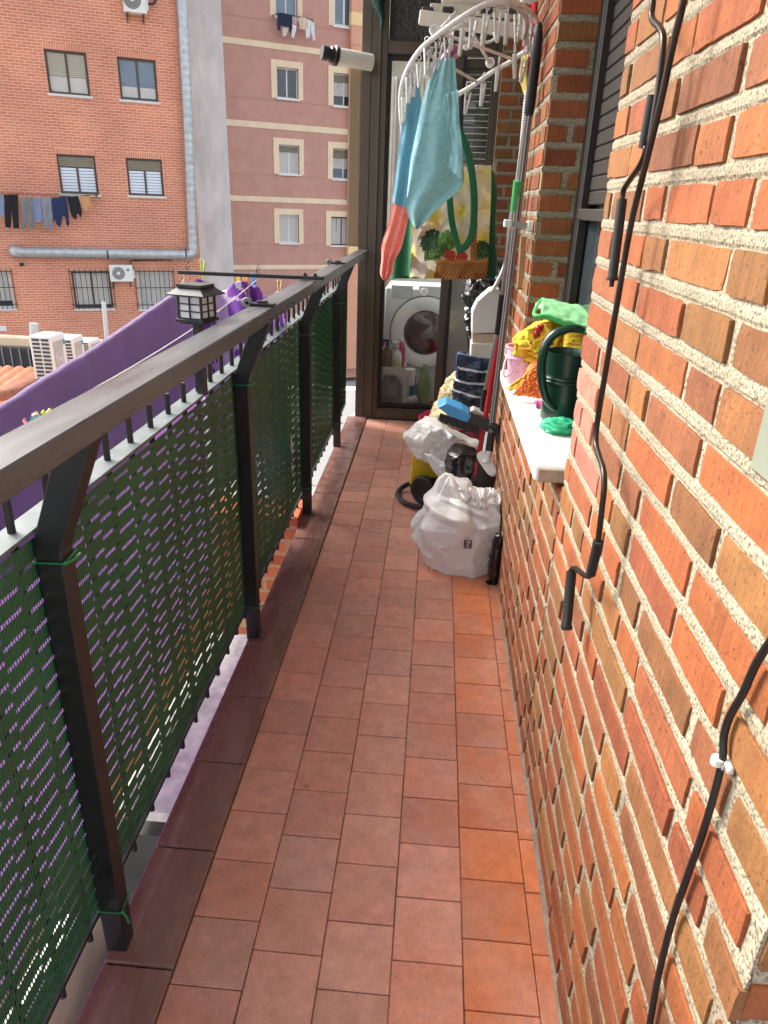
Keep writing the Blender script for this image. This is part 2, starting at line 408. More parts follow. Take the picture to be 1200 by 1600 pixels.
M['ceiling'] = mat('painted_soffit', (.62, .58, .52), .9, var=.1, vs=3)
M['ground'] = mat('courtyard_concrete', (.46, .44, .41), .9, var=.2, vs=.8, bump=.2, bs=6, bd=.03)
M['pane'] = mat('dark_glazing', (.045, .055, .065), .06, var=.6, vs=1.3)
M['pane_blue'] = mat('painted_sky_glazing', (.13, .18, .24), .05, var=.3, vs=1.0)  # blue of the reflected sky is put into the base colour
M['cream'] = mat('cream_render', C(228, 206, 176), .9, var=.08, vs=2)
M['shutter'] = mat('olive_roller_shutter', C(132, 124, 106), .6, var=.1, vs=6)
M['blind_white'] = mat('pale_blue_blind', (.66, .71, .80), .6)
M['curtain'] = mat('white_curtain', (.66, .64, .60), .9, var=.1, vs=20, stretch=(6, 6, .4), trans=.2)
M['frame_brown'] = mat('brown_window_frame', (.075, .06, .05), .5)
M['frame_white'] = mat('white_window_frame', (.72, .72, .71), .45)

# ------------------------------------------------------------------ world and sun
w = bpy.data.worlds.new('World'); SC.world = w; w.use_nodes = True
wn = w.node_tree.nodes; wl = w.node_tree.links
sky = wn.new('ShaderNodeTexSky'); sky.sky_type = 'NISHITA'; sky.sun_disc = False
TOSUN = V((-.66, .40, .62)).normalized()
sky.sun_elevation = math.asin(TOSUN.z); sky.sun_rotation = math.atan2(TOSUN.x, TOSUN.y)
sky.air_density = 1.0; sky.dust_density = 4.0; sky.ozone_density = 1.0
hs = wn.new('ShaderNodeHueSaturation'); hs.inputs['Saturation'].default_value = .35
wl.new(sky.outputs[0], hs.inputs['Color']); wl.new(hs.outputs[0], wn['Background'].inputs['Color'])
wn['Background'].inputs['Strength'].default_value = .15
sl = bpy.data.lights.new('sun', 'SUN'); sl.energy = 1.0; sl.angle = R_(15); sl.color = (1.0, .93, .83)
so = bpy.data.objects.new('sun', sl); COL.objects.link(so); so.location = (-8, 6, 12)
so.rotation_euler = TOSUN.to_track_quat('Z', 'Y').to_euler()
SC.view_settings.view_transform = 'Standard'; SC.view_settings.look = 'None'
SC.view_settings.exposure = 1.8; SC.view_settings.gamma = 1.0
SC.cycles.max_bounces = 8; SC.cycles.transparent_max_bounces = 8

# ------------------------------------------------------------------ terrace floor
WX = .332                                         # wall face
xe = [-.450, -.302, -.155, -.008, .141, .290, .334]
ph = [P(382, 1345, Z=0).y, P(485, 1307, Z=0).y, P(572, 1351, Z=0).y, P(670, 1320, Z=0).y, P(718, 1465, Z=0).y, P(838, 1395, Z=0).y]
g = MB(); g.box((-.06, 2.4, -.07), (.80, 6.2, .13)); 
g.build('terrace_slab', M['grout'])['kind'] = 'structure'
t = MB(); T = .1497
for ci in range(6):
    x0, x1 = xe[ci]+.0011, xe[ci+1]-.0011
    k0 = int((-.6-ph[ci])/T)-1
    for k in range(k0, k0+44):
        y0 = ph[ci]+k*T+.0011; y1 = y0+T-.0022
        if y1 < -.6 or y0 > 5.03: continue
        rr = random.random()
        a, b = (C(212, 150, 128), C(200, 136, 114)) if ci < 4 else (C(214, 126, 78), C(204, 116, 70))
        c = [a[i]*(1-rr)+b[i]*rr for i in range(3)]
        if ci == 3: c = [c[i]*.7+C(204, 116, 74)[i]*.3 for i in range(3)]
        if random.random() < .10: c = [c[i]*.6+C(168, 130, 118)[i]*.4 for i in range(3)]
        q = random.uniform(.84, 1.10); c = tuple(v*q for v in c)
        yy1 = min(y1, 5.03)
        th = random.uniform(-.0007, .0007)
        jx = random.uniform(-.0006, .0006)
        t.box(((x0+x1)/2+jx, (y0+yy1)/2, .0-.006+th), (x1-x0, yy1-y0, .012), None, .0016, c)
o = t.build('terrace_floor', M['tile']); o['kind'] = 'structure'
# edge strip of glazed tiles
e = MB()
ey = [P(350, 1187, Z=0).y, P(290, 1327, Z=0).y]
el = .29; y = ey[1]-el*4
while y < 5.05:
    y1 = min(y+el-.003, 5.06)
    e.box((-.5245, (y+y1)/2, -.008), (.146, y1-y, .03), None, .004)
    y += el
o = e.build('terrace_edge_tiles', M['edge']); o['kind'] = 'structure'
s = MB(); s.box((-.515, 2.25, -.085), (.16, 5.9, .125)); s.build('terrace_edge_slab', M['beige_render'])['kind'] = 'structure'

# ------------------------------------------------------------------ brick wall of the flat
BRC = [(.335, .100, .028), (.31, .086, .027), (.29, .118, .034), (.275, .074, .028), (.25, .112, .034), (.345, .096, .028), (.285, .088, .033), (.225, .078, .030), (.24, .098, .033), (.34, .112, .032), (.32, .09, .027)]
def brick(mb, o, u, n, L, H, col):
    """one brick: o lower corner on the face, u along, n outward"""
    nx = max(3, int(L/.028)+1); nzr = 4; U = V(u); Nn = V(n); Z = V((0, 0, 1)); o = V(o)
    sd = random.uniform(0, 99); tilt = random.uniform(-.0015, .0015); out = random.uniform(-.0015, .0025)
    vs = []
    for j in range(nzr):
        for i in range(nx):
            a = L*i/(nx-1); b = H*j/(nzr-1); eu = ev = 0; d = out+tilt*(i/(nx-1)-.5)*2
            if i in (0, nx-1): eu = (1 if i == 0 else -1)*(.002+.0035*max(0, noise.noise(V((a*60+sd, b*90, sd)))))
            if j in (0, nzr-1): ev = (1 if j == 0 else -1)*(.0016+.0042*max(0, noise.noise(V((a*55+sd, b*9, sd+9)))))
            d += .0012*noise.noise(V((a*30, b*30, sd)))
            if (i in (0, nx-1)) and (j in (0, nzr-1)): d -= .0008; eu *= 1.25; ev *= 1.25
            vs.append(o+U*(a+eu)+Z*(b+ev)+Nn*d)
    ring = [i for i in range(nx)]+[j*nx+nx-1 for j in range(1, nzr)]+[(nzr-1)*nx+i for i in range(nx-2, -1, -1)]+[j*nx for j in range(nzr-2, 0, -1)]
    ctr = o+U*L/2+Z*H/2
    n0 = len(vs); m = len(ring)
    for i in ring:
        p = vs[i]; q = p-ctr; q = q-Nn*q.dot(Nn)
        du = U*(.0008 if q.dot(U) > L*.5-.01 else (-.0008 if q.dot(U) < -L*.5+.01 else 0)); dz = Z*(.0008 if q.z > H*.5-.01 else (-.0008 if q.z < -H*.5+.01 else 0))
        vs.append(p+du+dz-Nn*.0022)
    for k in range(m): vs.append(vs[n0+k]-Nn*.016)
    fs = []
    flip = U.cross(Z).dot(Nn) < 0
    for j in range(nzr-1):
        for i in range(nx-1):
            f = (j*nx+i, j*nx+i+1, (j+1)*nx+i+1, (j+1)*nx+i); fs.append(f[::-1] if flip else f)
    for k in range(m):
        l = (k+1) % m
        for (A, B) in (((ring[k], ring[l]), (n0+k, n0+l)), ((n0+k, n0+l), (n0+m+k, n0+m+l))):
            f = (A[1], A[0], B[0], B[1]); fs.append(f[::-1] if flip else f)
    mb.add(vs, fs, col)
CH = .0718; BH = .0515
def course_face(mb, o, u, n, W, z0, z1, first=None, small=False):
    k = 0; z = z0+.010
    while z < z1-.02:
        H = min(BH, z1-z)
        pos = random.uniform(-.16, 0) if first is None else first[k % len(first)]
        half = random.random() < .5
        if small: pos = 0 if k % 2 == 0 else -.16
        while pos < W-.012:
            L = .228 if not half else .108
            if random.random() < .12: L = random.choice((.16, .19))
            a = max(pos, 0.0); b = min(pos+L, W)
            half = not half if random.random() < .7 else half
            if b-a > .018:
                c = random.choice(BRC); q = random.uniform(.82, 1.12)
                if abs(o[1]-Y1) < .01 and a < .12 and .93 < z < 1.10: c = C(196, 118, 100)
                brick(mb, V(o)+V(u)*a+V((0, 0, z+random.uniform(-.0015, .0015))), u, n, b-a, H, tuple(v*q for v in c))
            pos += L+random.uniform(.013, .019)
        z += CH; k += 1
Y1 = 1.622
wall = empty('brick_wall', (WX+.08, 1.6, 0), 'orange brick wall of the flat with thick cream mortar along the right side of the balcony', 'wall')
b = MB()
Y0, Y1, Y2, Y3 = .466, 1.622, 2.72, 3.45
SILL = .83
course_face(b, (WX, Y1, 0), (0, -1, 0), (-1, 0, 0), Y1-Y0, SILL-.009-CH*11.55+.0, 2.72)
course_face(b, (WX, Y3, 0), (0, -1, 0), (-1, 0, 0), Y3-Y1-.010, SILL-.009-CH*11.55, SILL-.012)
course_face(b, (WX, Y3, 0), (0, -1, 0), (-1, 0, 0), Y3-Y2-.006, SILL+.03, 2.72)
course_face(b, (WX+.004, Y2, 0), (1, 0, 0), (0, -1, 0), .128, SILL+.03, 2.72, small=True)
course_face(b, (WX+.006, Y0, 0), (1, 0, 0), (0, -1, 0), .55, 0.0, 2.72)
course_face(b, (.306, 4.95, 0), (1, 0, 0), (0, -1, 0), .17, 0.0, 2.9, small=True)
b.cur = 1; b.col = (1, 1, 1)
mo = .0038
def beds(o, u, n, W, z0, z1):
    z = z0; U = V(u); Nn = V(n)
    while z < z1-.01:
        h0, h1 = z-.0095, z+.0095
        sd = random.uniform(0, 99); nn = max(6, int(W/.012))
        def f(a, c, h0=h0, h1=h1, sd=sd):
            s_ = a*W; e = .003*noise.noise(V((s_*38, sd, 0)))*(1 if c in (0, 1) else 0)
            zz = h0+(h1-h0)*c+e*(1 if c > .5 else -1)
            d = -.0038 if c in (0, 1) else -.0012+.0012*noise.noise(V((s_*60, c*4, sd)))
            return V(o)+U*s_+V((0, 0, zz))+Nn*d
        b.grid(nn, 5, f if U.cross(V((0, 0, 1))).dot(Nn) > 0 else (lambda a, c, f=f: f(1-a, c)))
        z += CH
zb0 = SILL-.009-CH*11.55+.009-.0091
beds((WX, Y1, 0), (0, -1, 0), (-1, 0, 0), Y1-Y0, zb0, 2.72)
beds((WX, Y3, 0), (0, -1, 0), (-1, 0, 0), Y3-Y1-.010, zb0, SILL-.012)
beds((WX, Y3, 0), (0, -1, 0), (-1, 0, 0), Y3-Y2-.006, SILL+.03, 2.72)
beds((WX+.004, Y2, 0), (1, 0, 0), (0, -1, 0), .128, SILL+.03, 2.72)
beds((WX+.006, Y0, 0), (1, 0, 0), (0, -1, 0), .55, 0.0, 2.72)
beds((.306, 4.95, 0), (1, 0, 0), (0, -1, 0), .17, 0.0, 2.9)
b.box(((WX+mo+.62)/2, (Y0+mo+Y1-mo)/2, 1.36), (.62-WX-mo, Y1-Y0-2*mo, 2.72))
b.box(((WX+mo+.50)/2, (Y1-mo+Y3)/2, SILL/2-.01), (.50-WX-mo, Y3-Y1+mo-.001, SILL-.02))
b.box(((WX+mo+.46)/2, (Y2+mo+Y3)/2-.0005, (SILL+2.72)/2), (.46-WX-mo, Y3-Y2-mo-.001, 2.72-SILL+.02))
b.box((.306+.09, 5.02, 1.45), (.172, .13, 2.9))
b.box((.575, 3.3, 1.37), (.10, 3.5, 2.76))  # unseen slab added behind the openings to stop light leaks
o = b.build('masonry', [M['brick'], M['mortar']], wall)
# cement fillet at the wall foot
s = MB()
s.grid(60, 4, lambda u, v: V((WX+.006-.014*(1-v)-.003*noise.noise(V((u*40, 0, 3))), Y0+.02+u*(Y3-Y0), .0015+.014*v+.002*noise.noise(V((u*60, v, 1))))))
s.build('mortar_fillet', mat('dirty_mortar', (.27, .22, .17), .95, var=.3, vs=30, bump=.6, bs=90, bd=.005), wall, smooth=True)
# window sill
s = MB()
def sill_pt(u, v): return 0
s.box((.372, (1.672+2.80)/2, .851), (.205, 2.80-1.672, .042), None, .005)
s.cur = 1
s.box((.372, 1.6695, .849), (.19, .006, .034), None, .002)
s.build('window_sill', [M['white_paint'], M['beige_render']], wall)
# window in the wall: frame and closed shutter
wf = MB()
wf.box((.485, 2.70, 1.8), (.05, .085, 1.9), None, .003)
wf.box((.478, 2.640, 1.8), (.03, .028, 1.9), None, .002)
wf.box((.487, 2.17, .90), (.05, 1.04, .05), None, .003); wf.box((.487, 2.17, 1.44), (.055, 1.0, .035), None, .003)
win = wf.build('window', M['dark_slat'], wall)
s = MB(); z = 1.47
while z < 2.7:
    s.beam((.492, 1.64, z+.02), (.492, 2.63, z+.02), .012, .041, .004); z += .043
s.build('roller_shutter', M['dark_slat'], win)
s = MB(); s.box((.500, 2.14, 1.17), (.006, 1.0, .5)); s.build('pane', M['pane'], win)
# balcony door recess beyond the pillar
s = MB(); s.box((.475, 4.19, 1.36), (.03, 1.46, 2.7)); s.build('door_panel', M['dark_slat'], wall)
s = MB(); s.box((-.09, 2.3, 2.80), (1.02, 5.9, .14), None, .01); 
o = s.build('balcony_soffit', M['ceiling']); o['kind'] = 'structure'

# ------------------------------------------------------------------ railing
rl = empty('railing', (-.58, 2.2, 0), 'dark metal balcony railing with bent posts and a wide flat handrail', 'railing')
YS, YE = -.35, 5.02
s = MB(); s.box((-.5015, (YS+YE)/2, 1.147), (.071, YE-YS, .038), None, .003)
s.build('handrail', M['rail'], rl)
s = MB(); s.box((-.6235, (YS+YE)/2, .965), (.047, YE-YS, .007), None, .001); s.build('guard_strip', M['strip'], rl)
s = MB(); s.box((-.6235, (YS+YE)/2, .110), (.040, YE-YS, .010), None, .001); s.build('bottom_bar', M['metal'], rl)
PY = [-.18, .97, 2.135, 3.245, 4.345]
def post(y):
    m = MB(); w = .020
    prof = [(-.602, 0.0), (-.602, .948), (-.533, 1.1275), (-.481, 1.1275), (-.5585, .935), (-.5585, 0.0)]
    m.prism([V((x, y-w, z)) for x, z in prof], (0, 2*w, 0))
    return m
p0 = post(PY[0]).build('post', M['metal'], rl)
bv = p0.modifiers.new('bev', 'BEVEL'); bv.width = .0025; bv.segments = 2; bv.limit_method = 'ANGLE'
for y in PY[1:]:
    c = p0.copy(); COL.objects.link(c); c.parent = rl; c.location = (0, y-PY[0], 0); ORG[c.name] = V((0, y-PY[0], 0))+world_org(rl)
m = MB(); m.tube([(-.6265, .942, .045), (-.6265, .942, .6), (-.6265, .942, 1.024)], .0065, 10)
b0_ = m.build('baluster', M['metal'], rl, auto=40)
k = -11
while True:
    y = .942+k*.1135
    if y > 5.0: break
    if k != 0 and all(abs(y-q) > .022 for q in PY):
        c = b0_.copy(); COL.objects.link(c); c.parent = rl; c.location = (0, y-.942, random.uniform(-.006, .003))
    k += 1
# green woven screen
def screen():
    m = MB(); pitch = .0070; rows = .0185; z0, z1 = .128, .951
    n = int((5.0-YS)/pitch); nr = int((z1-z0)/rows)
    for i in range(n):
        y = YS+i*pitch; grp = i//10
        if any(abs(y-q) < .003 for q in PY) and False: continue
        lv = [(z0, 1.0)]
        jz = .0012*noise.noise(V((i*.9, 3, 1)))
        for r in range(nr):
            if (r+grp) % 2: continue
            zc = z0+.012+r*rows+jz+.004*noise.noise(V((i*.012, r*.3, 0))); hw = .0030
            lv += [(zc-hw-.0016, 1.0), (zc-hw, .42), (zc+hw, .42), (zc+hw+.0016, 1.0)]
        lv.append((z1+.006*noise.noise(V((y*3, 0, 7))), 1.0))
        vs = []; wob = .0008*noise.noise(V((i*1.7, 0, 0)))
        for z, wd in lv:
            xb = -.6055+.006*noise.noise(V((y*2.2, z*2.0, 4)))+wob; h = pitch*.5*(wd if wd < .9 else 1.16)
            q = wd; vs += [V((xb-.0009*q, y-h, z)), V((xb+.0009*q, y, z)), V((xb-.0009*q, y+h, z))]
        fs = []
        for j in range(len(lv)-1):
            a = j*3
            fs += [(a, a+1, a+4, a+3), (a+1, a+2, a+5, a+4)]
        m.add(vs, fs)
    return m
sc = screen().build('privacy_screen', M['screen'], origin=(-.605, 2.3, .12))
tag(sc, 'dark green woven plastic privacy screen tied inside the railing', 'privacy screen')
# cable ties round the posts
def tie(y, z, tail, label, ln=.035):
    m = MB(); w = .0225; xs = (-.6045, -.556)
    pts = [V((xs[0], y-w, z)), V((xs[1], y-w, z+.001)), V((xs[1], y+w, z+.004)), V((xs[0], y+w, z+.003))]
    m.tube(pts, .0022, 6, closed=True, flat=.7)
    m.box((xs[1]+.002, y-w+.004, z+.001), (.006, .007, .006), None, .001)
    m.tube([V((xs[1]+.002, y-w+.004, z)), V((xs[1]+.010, y-w+.004+tail[0]*.5, z+tail[1]*.5)), V((xs[1]+.012, y-w+.004+tail[0], z+tail[1]))], .0022, 6)
    return tag(m.build('cable_tie', M['tie']), label, 'cable tie', 'green cable ties on the railing posts')
tie(.97, .915, (.03, .004), 'green cable tie with a stub round the top of the nearest railing post')
tie(.97, .125, (.0, -.03), 'green cable tie round the foot of the nearest railing post')
tie(2.135, .925, (.03, .0), 'green cable tie round the top of the second railing post')
tie(2.135, .135, (.02, .0), 'green cable tie round the foot of the second railing post')
tie(3.245, .895, (.05, .0), 'green cable tie round the top of the third railing post')
tie(3.245, .15, (.05, .0), 'green cable tie round the foot of the third railing post')
tie(4.345, .90, (.03, .0), 'green cable tie round the top of the fourth railing post')
tie(4.345, .16, (.03, .0), 'green cable tie round the foot of the fourth railing post')

# ------------------------------------------------------------------ clothesline arms, wires
def arm(y, label):
    r = empty('drying_pole', (-.5, y, 1.17), label, 'drying pole', 'drying poles bolted to the handrail')
    m = MB(); m.box((-.73, y, 1.1755), (.58, .022, .014), None, .002); m.build('bar', M['metal'], r)
    for x in (-.475, -.515):
        m = MB(); m.lathe([(.009, 0), (.009, .005), (.005, .005), (.005, .011), (0, .011)], 8, (x, y, 1.1825)); m.build('bolt', M['metal'], r)
    return r
arm(2.88, 'thin black metal drying pole bolted across the handrail beyond the lantern')
arm(-.40, 'thin black metal drying pole bolted across the handrail at the near end')
def wire(x, z0, zm, z1, label, r=.0016, mt='white_plastic'):
    pts = []
    for i in range(41):
        u = i/40; y = -.40+u*3.28
        z = z0*(1-u)+z1*u-4*(0.5*(z0+z1)-zm)*u*(1-u)
        pts.append((x, y, z))
    m = MB(); m.tube(pts, r, 6); m.build
    return tag(m.build('clothesline', M[mt], auto=60), label, 'clothesline', 'clotheslines between the two arms')
wire(-.70, 1.165, 1.075, 1.165, 'white clothesline nearest the handrail, in front of the purple blanket')
# wire twists on the arm
for x, lbl in ((-.70, 'black tie wire twisted round the middle of the drying pole'), (-.98, 'black tie wire twisted round the outer end of the drying pole')):
    m = MB()
    m.tube([V((x+.012*math.cos(a)*.6, 2.88+.014*math.sin(a), 1.175+.013*math.cos(a)+.002*i)) for i, a in enumerate([k*.7 for k in range(22)])], .0017, 5)
    tag(m.build('tie_wire', M['black']), lbl, 'wire')
# pulley brackets on the handrail
def bracket(px, py, label):
    y = P(px, py, X=-.51).y
    r = empty('line_bracket', (-.51, y, 1.166), label, 'bracket', 'line pulley brackets on the handrail')
    m = MB(); m.box((-.50, y, 1.171), (.075, .022, .008), None, .002); m.box((-.50, y, 1.178), (.03, .016, .008), None, .002); m.build('plate', M['black'], r)
    m = MB(); Mx = Matrix.Rotation(R_(90), 3, 'X')
    m.lathe([(.005, -.006), (.014, -.006), (.0155, -.003), (.012, 0), (.0155, .003), (.014, .006), (.005, .006), (.005, -.006)], 20, (-.545, y, 1.174), Mx); m.build('pulley', mat('grey_pulley', (.22, .22, .21), .5), r, auto=40)
bracket(405, 474, 'small grey pulley bracket on the handrail just past the lantern')
bracket(525, 409, 'small grey pulley bracket on the handrail near the glazed end')

# pegs
def peg_mesh(name='clothes_peg'):
    m = MB()
    for q in (-1, 1):
        m.prism([V((q*.0015, -.004, -.036)), V((q*.0055, -.004, -.036)), V((q*.0062, -.004, -.01)), V((q*.0105, -.004, .034)), V((q*.0065, -.004, .036)), V((q*.0018, -.004, -.004))][::q], (0, .008, 0))
    m.tube([V((.004*math.cos(a), .0, .002+.004*math.sin(a))) for a in [k*math.pi/4 for k in range(8)]], .0012, 5, closed=True)
    return m
PEGC = {'yellow': (.75, .62, .05), 'lime': (.50, .72, .03), 'orange': (.74, .36, .10), 'wood': (.60, .38, .18), 'blue': (.05, .34, .72), 'teal': (.02, .36, .36), 'pink': (.74, .25, .30), 'peach': (.78, .48, .33)}
PM = {k: mat('peg_'+k, v, .5) for k, v in PEGC.items()}
def peg(pos, colr, rz, tilt, label, group='pegs on the clotheslines', scale=1.0):
    m = peg_mesh(); o = m.build('clothes_peg', PM[colr], origin=(0, 0, 0)); o.location = pos
    o.rotation_euler = (tilt, 0, rz); o.scale = (scale,)*3
    return tag(o, label, 'clothes peg', group)
for (px, py, X, c, rz, tl, lb) in [
    (317, 420, -.93, 'lime', .5, .05, 'lime green peg standing above the clothesline arm, left of the others'),
    (292, 443, -1.0, 'wood', .4, -.1, 'wooden peg at the outer end of the clothesline arm'),
    (372, 441, -.85, 'yellow', 1.2, .05, 'yellow peg on the patterned purple blanket, left of an orange one'),
    (383, 440, -.82, 'orange', .8, .12, 'orange peg between a yellow peg and a blue peg on the patterned blanket'),
    (397, 440, -.78, 'blue', 1.0, -.1, 'bright blue peg on the patterned purple blanket'),
    (437, 452, -.63, 'wood', .5, .1, 'wooden peg on the patterned blanket nearest the handrail')]:
    peg(P(px, py, X=X), c, rz, tl, lb)
for i, (px, py, c, lb) in enumerate([(48, 662, 'pink', 'pink peg at the near end of the row behind the handrail'), (53, 659, 'teal', 'teal peg in the row behind the handrail'), (60, 655, 'peach', 'peach peg in the middle of the row behind the handrail'),
    (69, 648, 'yellow', 'larger yellow peg in the row behind the handrail'), (79, 646, 'lime', 'lime peg at the far end of the row behind the handrail')]):
    q = P(px, py+6, X=-.60); peg(q+V((.006*(-1)**i, 0, -.010)), c, .9+.5*i, (-.75, .5, -.3, .8, -.6)[i], lb, 'row of pegs behind the handrail', .8)

# ------------------------------------------------------------------ blankets
top = [P(px, py, X=-1.0) for px, py in [(0, 632), (50, 601), (100, 570), (150, 540), (200, 506), (240, 479), (270, 459), (300, 445)]]
top = [V((-1, .45, .975)), V((-1, 1.0, .965))]+[V((-1, p.y, p.z)) for p in top]
tp = resample(top, 90)
def blank(u, v):
    i = min(int(u*89), 88); f = u*89-i; q = tp[i].lerp(tp[i+1], f)
    s = (v-.5)*2; hang = 1.36
    wav = .018*math.sin(q.y*7+1)+.012*math.sin(q.y*17)+.02*noise.noise(V((q.y*2, 0, 5)))
    if abs(s) < .06:
        a = s/.06*math.pi/2
        return V((-1+.012*math.sin(a), q.y, q.z-.012+.012*math.cos(a)+.003*noise.noise(V((q.y*14, s*9, 3)))))
    d = (abs(s)-.06)/.94
    dep = min(1, d*2.5)
    sg = 1 if s > 0 else -1
    return V((-1+sg*(.012+.003*noise.noise(V((q.y*6, d*6, sg))))+wav*dep, q.y+.01*noise.noise(V((d*5, q.y*4, 2))), q.z-.012-d*hang*(1 if s > 0 else .30)))
m = MB(); m.tube([V((-.998, -.4, 1.165))]+[V((-1, q_.y, q_.z-.010)) for q_ in tp[::3]]+[V((-1, 2.88, 1.165))] if False else [V((-.998, -.40, 1.165))]+[V((-1, q_.y, q_.z-.010)) for q_ in tp[4::3] if q_.y < 2.84]+[V((-.99, 2.88, 1.165))], .0016, 6)
tag(m.build('clothesline', M['white_plastic'], auto=60), 'outermost clothesline, under the fold of the plain purple blanket', 'clothesline', 'clotheslines between the two arms')
m = MB(); m.grid(120, 91, blank)
tag(m.build('blanket', M['purple'], smooth=True), 'plain purple fleece blanket folded over the outer clothesline outside the railing', 'blanket')
# patterned end of a second blanket bunched up by the arm
def swirl(p):
    w1 = V((p[0]+.10*noise.noise(V((p[0]*4, p[2]*4, 1))), 0, p[2]+.10*noise.noise(V((p[0]*4, p[2]*4, 7)))))
    v = math.sin(34*noise.noise(V((w1.x*3.2, 2.0, w1.z*3.2))))
    q = noise.noise(V((p[0]*7+3, 5, p[2]*6)))
    a = C(140, 78, 178); b_ = C(226, 204, 232)
    k = 1 if v > .62 else 0
    if q > .12: k = .85
    return tuple(a[i]*(1-k)+b_[i]*k for i in range(3))
bt = [P(px, py, Y=yy) for px, py, yy in [(306, 436, 2.86), (318, 438, 2.89), (332, 445, 3.0), (345, 454, 3.03), (356, 452, 2.95), (368, 441, 2.9), (382, 440, 2.9), (392, 446, 3.02), (402, 448, 3.0), (412, 462, 3.06), (424, 462, 3.05), (436, 455, 2.98), (448, 462, 2.96)]]
bq = resample(bt, 121)
def blank2(u, v):
    i = min(int(u*119), 118); f = u*119-i; q = bq[i].lerp(bq[i+1], f)
    amp = .04*min(1, v*4)
    dz = v*(.98-.25*math.sin(u*3.1)**2)
    return V((q.x+.012*math.sin(v*9+u*8)*v, q.y+amp*math.sin(u*19+v*2.5)+.03*noise.noise(V((u*6, v*4, 1))), q.z-dz+.01*noise.noise(V((u*9, v*9, 6)))*v))
m = MB(); nu, nv = 150, 90
m.grid(nu, nv, blank2, colfn=lambda u, v: swirl(V((u*.75, 0, v*1.0))))
tag(m.build('blanket', M['attr_soft'], smooth=True, solid=.008), 'purple blanket with pale swirl pattern bunched up below the clothesline arm', 'blanket')

# ------------------------------------------------------------------ lantern
LY = 1.83; LX = -.607
ln = empty('solar_lantern', (LX, LY, .97), 'black square garden lantern with white panes on a post behind the handrail', 'lantern')
RZ = Matrix.Rotation(R_(-14), 3, 'Z')
def lb(mb, c, d, bev=.001): mb.box(V((LX, LY, 0))+RZ @ V(c), d, RZ, bev)
m = MB(); lb(m, (0, 0, 1.06), (.021, .021, .19)); m.build('post', M['metal'], ln)
m = MB(); lb(m, (0, 0, 1.162), (.080, .080, .008)); lb(m, (0, 0, 1.1565), (.064, .064, .006))
for sx in (-1, 1):
    for sy in (-1, 1): lb(m, (sx*.0325, sy*.0325, 1.194), (.006, .006, .058))
for k in (-1, 1):
    for a in (0, 1):
        for zz in (1.1675, 1.185, 1.203, 1.2215):
            lb(m, ((0, k*.033, zz) if a == 0 else (k*.033, 0, zz)), ((.064, .003, .003) if a == 0 else (.003, .064, .003)), 0)
        q = 0.0
        lb(m, ((q, k*.033, 1.194) if a == 0 else (k*.033, q, 1.194)), ((.0030, .004, .054) if a == 0 else (.004, .0030, .054)), 0)
m.build('cage', M['metal'], ln)
m = MB(); lb(m, (0, 0, 1.194), (.061, .061, .055)); m.build('lamp_panes', mat('frosted_panes', (.84, .84, .85), .5, trans=.35), ln)
m = MB()
def ringz(h, z): return [V((LX, LY, z))+RZ @ V((sx*h, sy*h, 0)) for sx, sy in ((-1, -1), (1, -1), (1, 1), (-1, 1))]
lv = [ringz(.053, 1.2235), ringz(.053, 1.2265), ringz(.034, 1.240), ringz(.031, 1.242), ringz(.034, 1.2425), ringz(.034, 1.2495)]
vs = [p for l in lv for p in l]; fs = [(3, 2, 1, 0)]
for i in range(len(lv)-1):
    for k in range(4): l = (k+1) % 4; fs.append((i*4+k, i*4+l, i*4+4+l, i*4+4+k))
fs.append((20, 21, 22, 23)); m.add(vs, fs); m.build('roof', M['metal'], ln)
# ------------------------------------------------------------------ glazed end of the balcony
EY = 5.09
ge = empty('glazed_partition', (-.1, EY, 0), 'bronze aluminium glazed partition with a sliding door at the far end of the balcony', 'glazed partition')
m = MB()
m.box((-.513, EY+.02, 1.36), (.062, .09, 2.72), None, .003)
m.box((-.432, EY+.005, 1.36), (.098, .06, 2.72), None, .003)
m.box((-.4285, EY-.032, 1.36), (.012, .012, 2.72), None, .002)
m.box((.30, EY+.02, 1.36), (.05, .08, 2.72), None, .003)
m.box((-.055, EY+.01, 2.325), (.656, .07, .068), None, .003)
m.box((-.055, EY+.01, .031), (.656, .10, .062), None, .004)
m.box((-.055, EY-.02, .070), (.656, .02, .016), None, .002)
fr = m.build('frame', M['brown_alu'], ge)
m = MB()
m.box((-.370, EY+.02, 1.18), (.022, .03, 2.22), None, .002); m.box((.0905, EY-.004, 1.18), (.026, .02, 2.22), None, .002)
m.box((-.15, EY+.02, 2.275), (.42, .03, .026), None, .002); m.box((-.15, EY+.02, .092), (.42, .03, .03), None, .002)
m.build('gasket', M['gasket'], ge)
m = MB(); m.box((.052, EY+.012, 1.18), (.05, .045, 2.215), None, .003); m.box((.19, EY+.015, .10), (.17, .035, .05), None, .003); m.box((.19, EY+.015, 2.255), (.17, .035, .05), None, .003)
m.box((.268, EY+.016, 1.18), (.014, .036, 2.215), None, .003)
m.build('sliding_door_frame', M['brown_alu'], ge)
m = MB(); m.box((.18, EY+.02, 1.18), (.18, .005, 2.1)); m.build('pane', M['glass'], ge)
m = MB(); m.box((-.16, EY+.03, 1.18), (.40, .005, 2.16)); m.build('pane', M['glass'], ge)
bub = mat('dark_textured_glass', (.05, .052, .05), .16, bump=.9, bs=46, bd=.02)
m = MB(); m.box((-.055, EY+.02, 2.56), (.65, .008, .40)); m.build('transom_pane', bub, ge)
m = MB(); m.box((-.5805, EY-.02, 1.735), (.070, .012, 1.11), None, .002); m.box((-.609, EY+.0, 1.735), (.012, .027, 1.10), None, .002)
m.build('side_panel', M['tan_alu'], ge)
